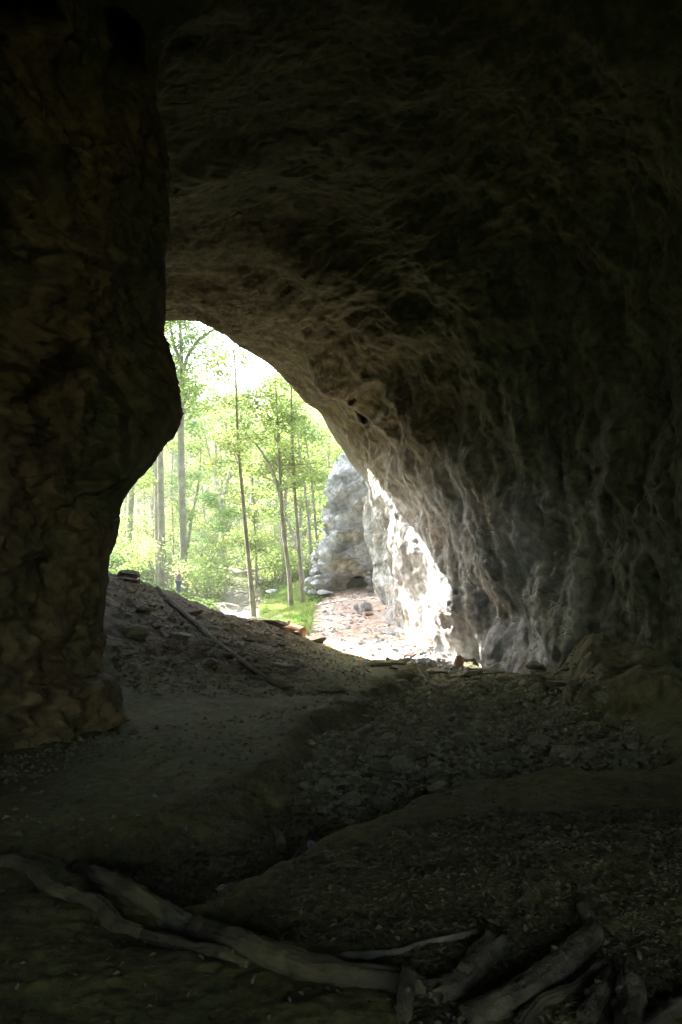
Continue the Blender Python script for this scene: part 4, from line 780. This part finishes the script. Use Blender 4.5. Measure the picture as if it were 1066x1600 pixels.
# ---------------------------------------------------------------- the person
def skin_mesh(name, verts, edges, radii, m, parent, sub=2, root=0):
    me = bpy.data.meshes.new(name + '_cage'); me.from_pydata(verts, edges, []); o = bpy.data.objects.new(name, me); COL.objects.link(o)
    md = o.modifiers.new('skin', 'SKIN'); md.use_smooth_shade = True; sv = me.skin_vertices[0].data
    for i, r in enumerate(radii):
        sv[i].radius = r if hasattr(r, '__len__') else (r, r); sv[i].use_root = i == root
    s = o.modifiers.new('sub', 'SUBSURF'); s.levels = sub; s.render_levels = sub
    dg = bpy.context.evaluated_depsgraph_get(); dg.update(); nm = bpy.data.meshes.new_from_object(o.evaluated_get(dg))
    o.modifiers.clear(); o.data = nm; nm.materials.clear(); nm.materials.append(m)
    if parent: o.parent = parent
    return o
def person(px, Y):
    x = P(px, 930, Y)[0]; root = empty('person', (x, Y, gz1(x, Y)), R(-15), 'person in grey sleeveless top and blue jeans, standing on the crest, hand raised', 'person')
    # facing away to the left (-X local), right arm bent with the hand at the face
    v = [(0, 0, .95), (0, 0, 1.12), (0, 0, 1.3), (0, 0, 1.42), (-.01, 0, 1.49), (-.02, 0, 1.58), (-.02, 0, 1.66),
         (0.02, .16, 1.37), (.05, .22, 1.12), (-.06, .2, .9), (-.09, .2, .82),
         (-.0, -.16, 1.37), (-.13, -.2, 1.15), (-.2, -.12, 1.38), (-.17, -.07, 1.48),
         (0, .085, .9), (-.02, .1, .5), (.02, .1, .1), (-.1, .1, .03),
         (0, -.085, .9), (-.03, -.1, .5), (.03, -.11, .1), (-.09, -.12, .03)]
    e = [(0, 1), (1, 2), (2, 3), (3, 4), (4, 5), (5, 6), (3, 7), (7, 8), (8, 9), (9, 10), (3, 11), (11, 12), (12, 13), (13, 14), (0, 15), (15, 16), (16, 17), (17, 18), (0, 19), (19, 20), (20, 21), (21, 22)]
    r = [(.12, .15), (.09, .12), (.11, .14), (.09, .12), .05, (.085, .075), (.075, .07), .05, .036, .028, .03, .05, .036, .028, .03, .09, .06, .042, .035, .09, .06, .042, .035]
    skin_mesh('body', v, e, r, M_SKIN, root)
    sc_ = lambda l, k: [tuple(a * k for a in q) if hasattr(q, '__len__') else q * k for q in l]
    skin_mesh('top', [v[0], v[1], v[2], (0, 0, 1.41), (0, .1, 1.41), (0, -.1, 1.41)], [(0, 1), (1, 2), (2, 3), (3, 4), (3, 5)], sc_([(.125, .15), (.1, .13), (.12, .15), (.08, .1), .05, .05], 1.12), M_TOP, root)
    skin_mesh('jeans', [(0, 0, .97), v[15], v[16], (.02, .1, .12), v[19], v[20], (.03, -.11, .12)], [(0, 1), (1, 2), (2, 3), (0, 4), (4, 5), (5, 6)], sc_([(.125, .155), .095, .066, .055, .095, .066, .055], 1.12), M_JEAN, root)
    for s, q in ((1, (-.03, .1, .04)), (-1, (-.02, -.11, .04))):
        skin_mesh('shoe', [(q[0] + .06, q[1], .05), (q[0] - .04, q[1], .05), (q[0] - .12, q[1], .035)], [(0, 1), (1, 2)], [.045, .045, .035], M_SHOE, root)
    skin_mesh('hair', [(.02, 0, 1.58), (.015, 0, 1.66), (-.02, 0, 1.71), (.05, 0, 1.52)], [(0, 1), (1, 2), (0, 3)], [(.085, .09), (.09, .09), .06, .06], M_HAIR, root)
    root.scale = (.98,) * 3
person(279, 51)

# ---------------------------------------------------------------- haze
def haze():
    m = bpy.data.materials.new('summer_haze'); m.use_nodes = True; t = m.node_tree; t.nodes.remove(t.nodes['Principled BSDF'])
    v = t.nodes.new('ShaderNodeVolumePrincipled'); v.inputs['Color'].default_value = (.93, .97, .83, 1); v.inputs['Density'].default_value = 0.0014  # yellow-green tint stands in for light bounced off leaves
    t.links.new(v.outputs[0], t.nodes['Material Output'].inputs['Volume'])
    bm = bmesh.new(); bmesh.ops.create_cube(bm, size=1); me = bpy.data.meshes.new('haze'); bm.to_mesh(me); bm.free(); me.materials.append(m)
    o = bpy.data.objects.new('haze', me); COL.objects.link(o); o.scale = (6000, 4000, 100); o.location = (0, 0, 42)
    tag(o, kind='stuff')
haze()
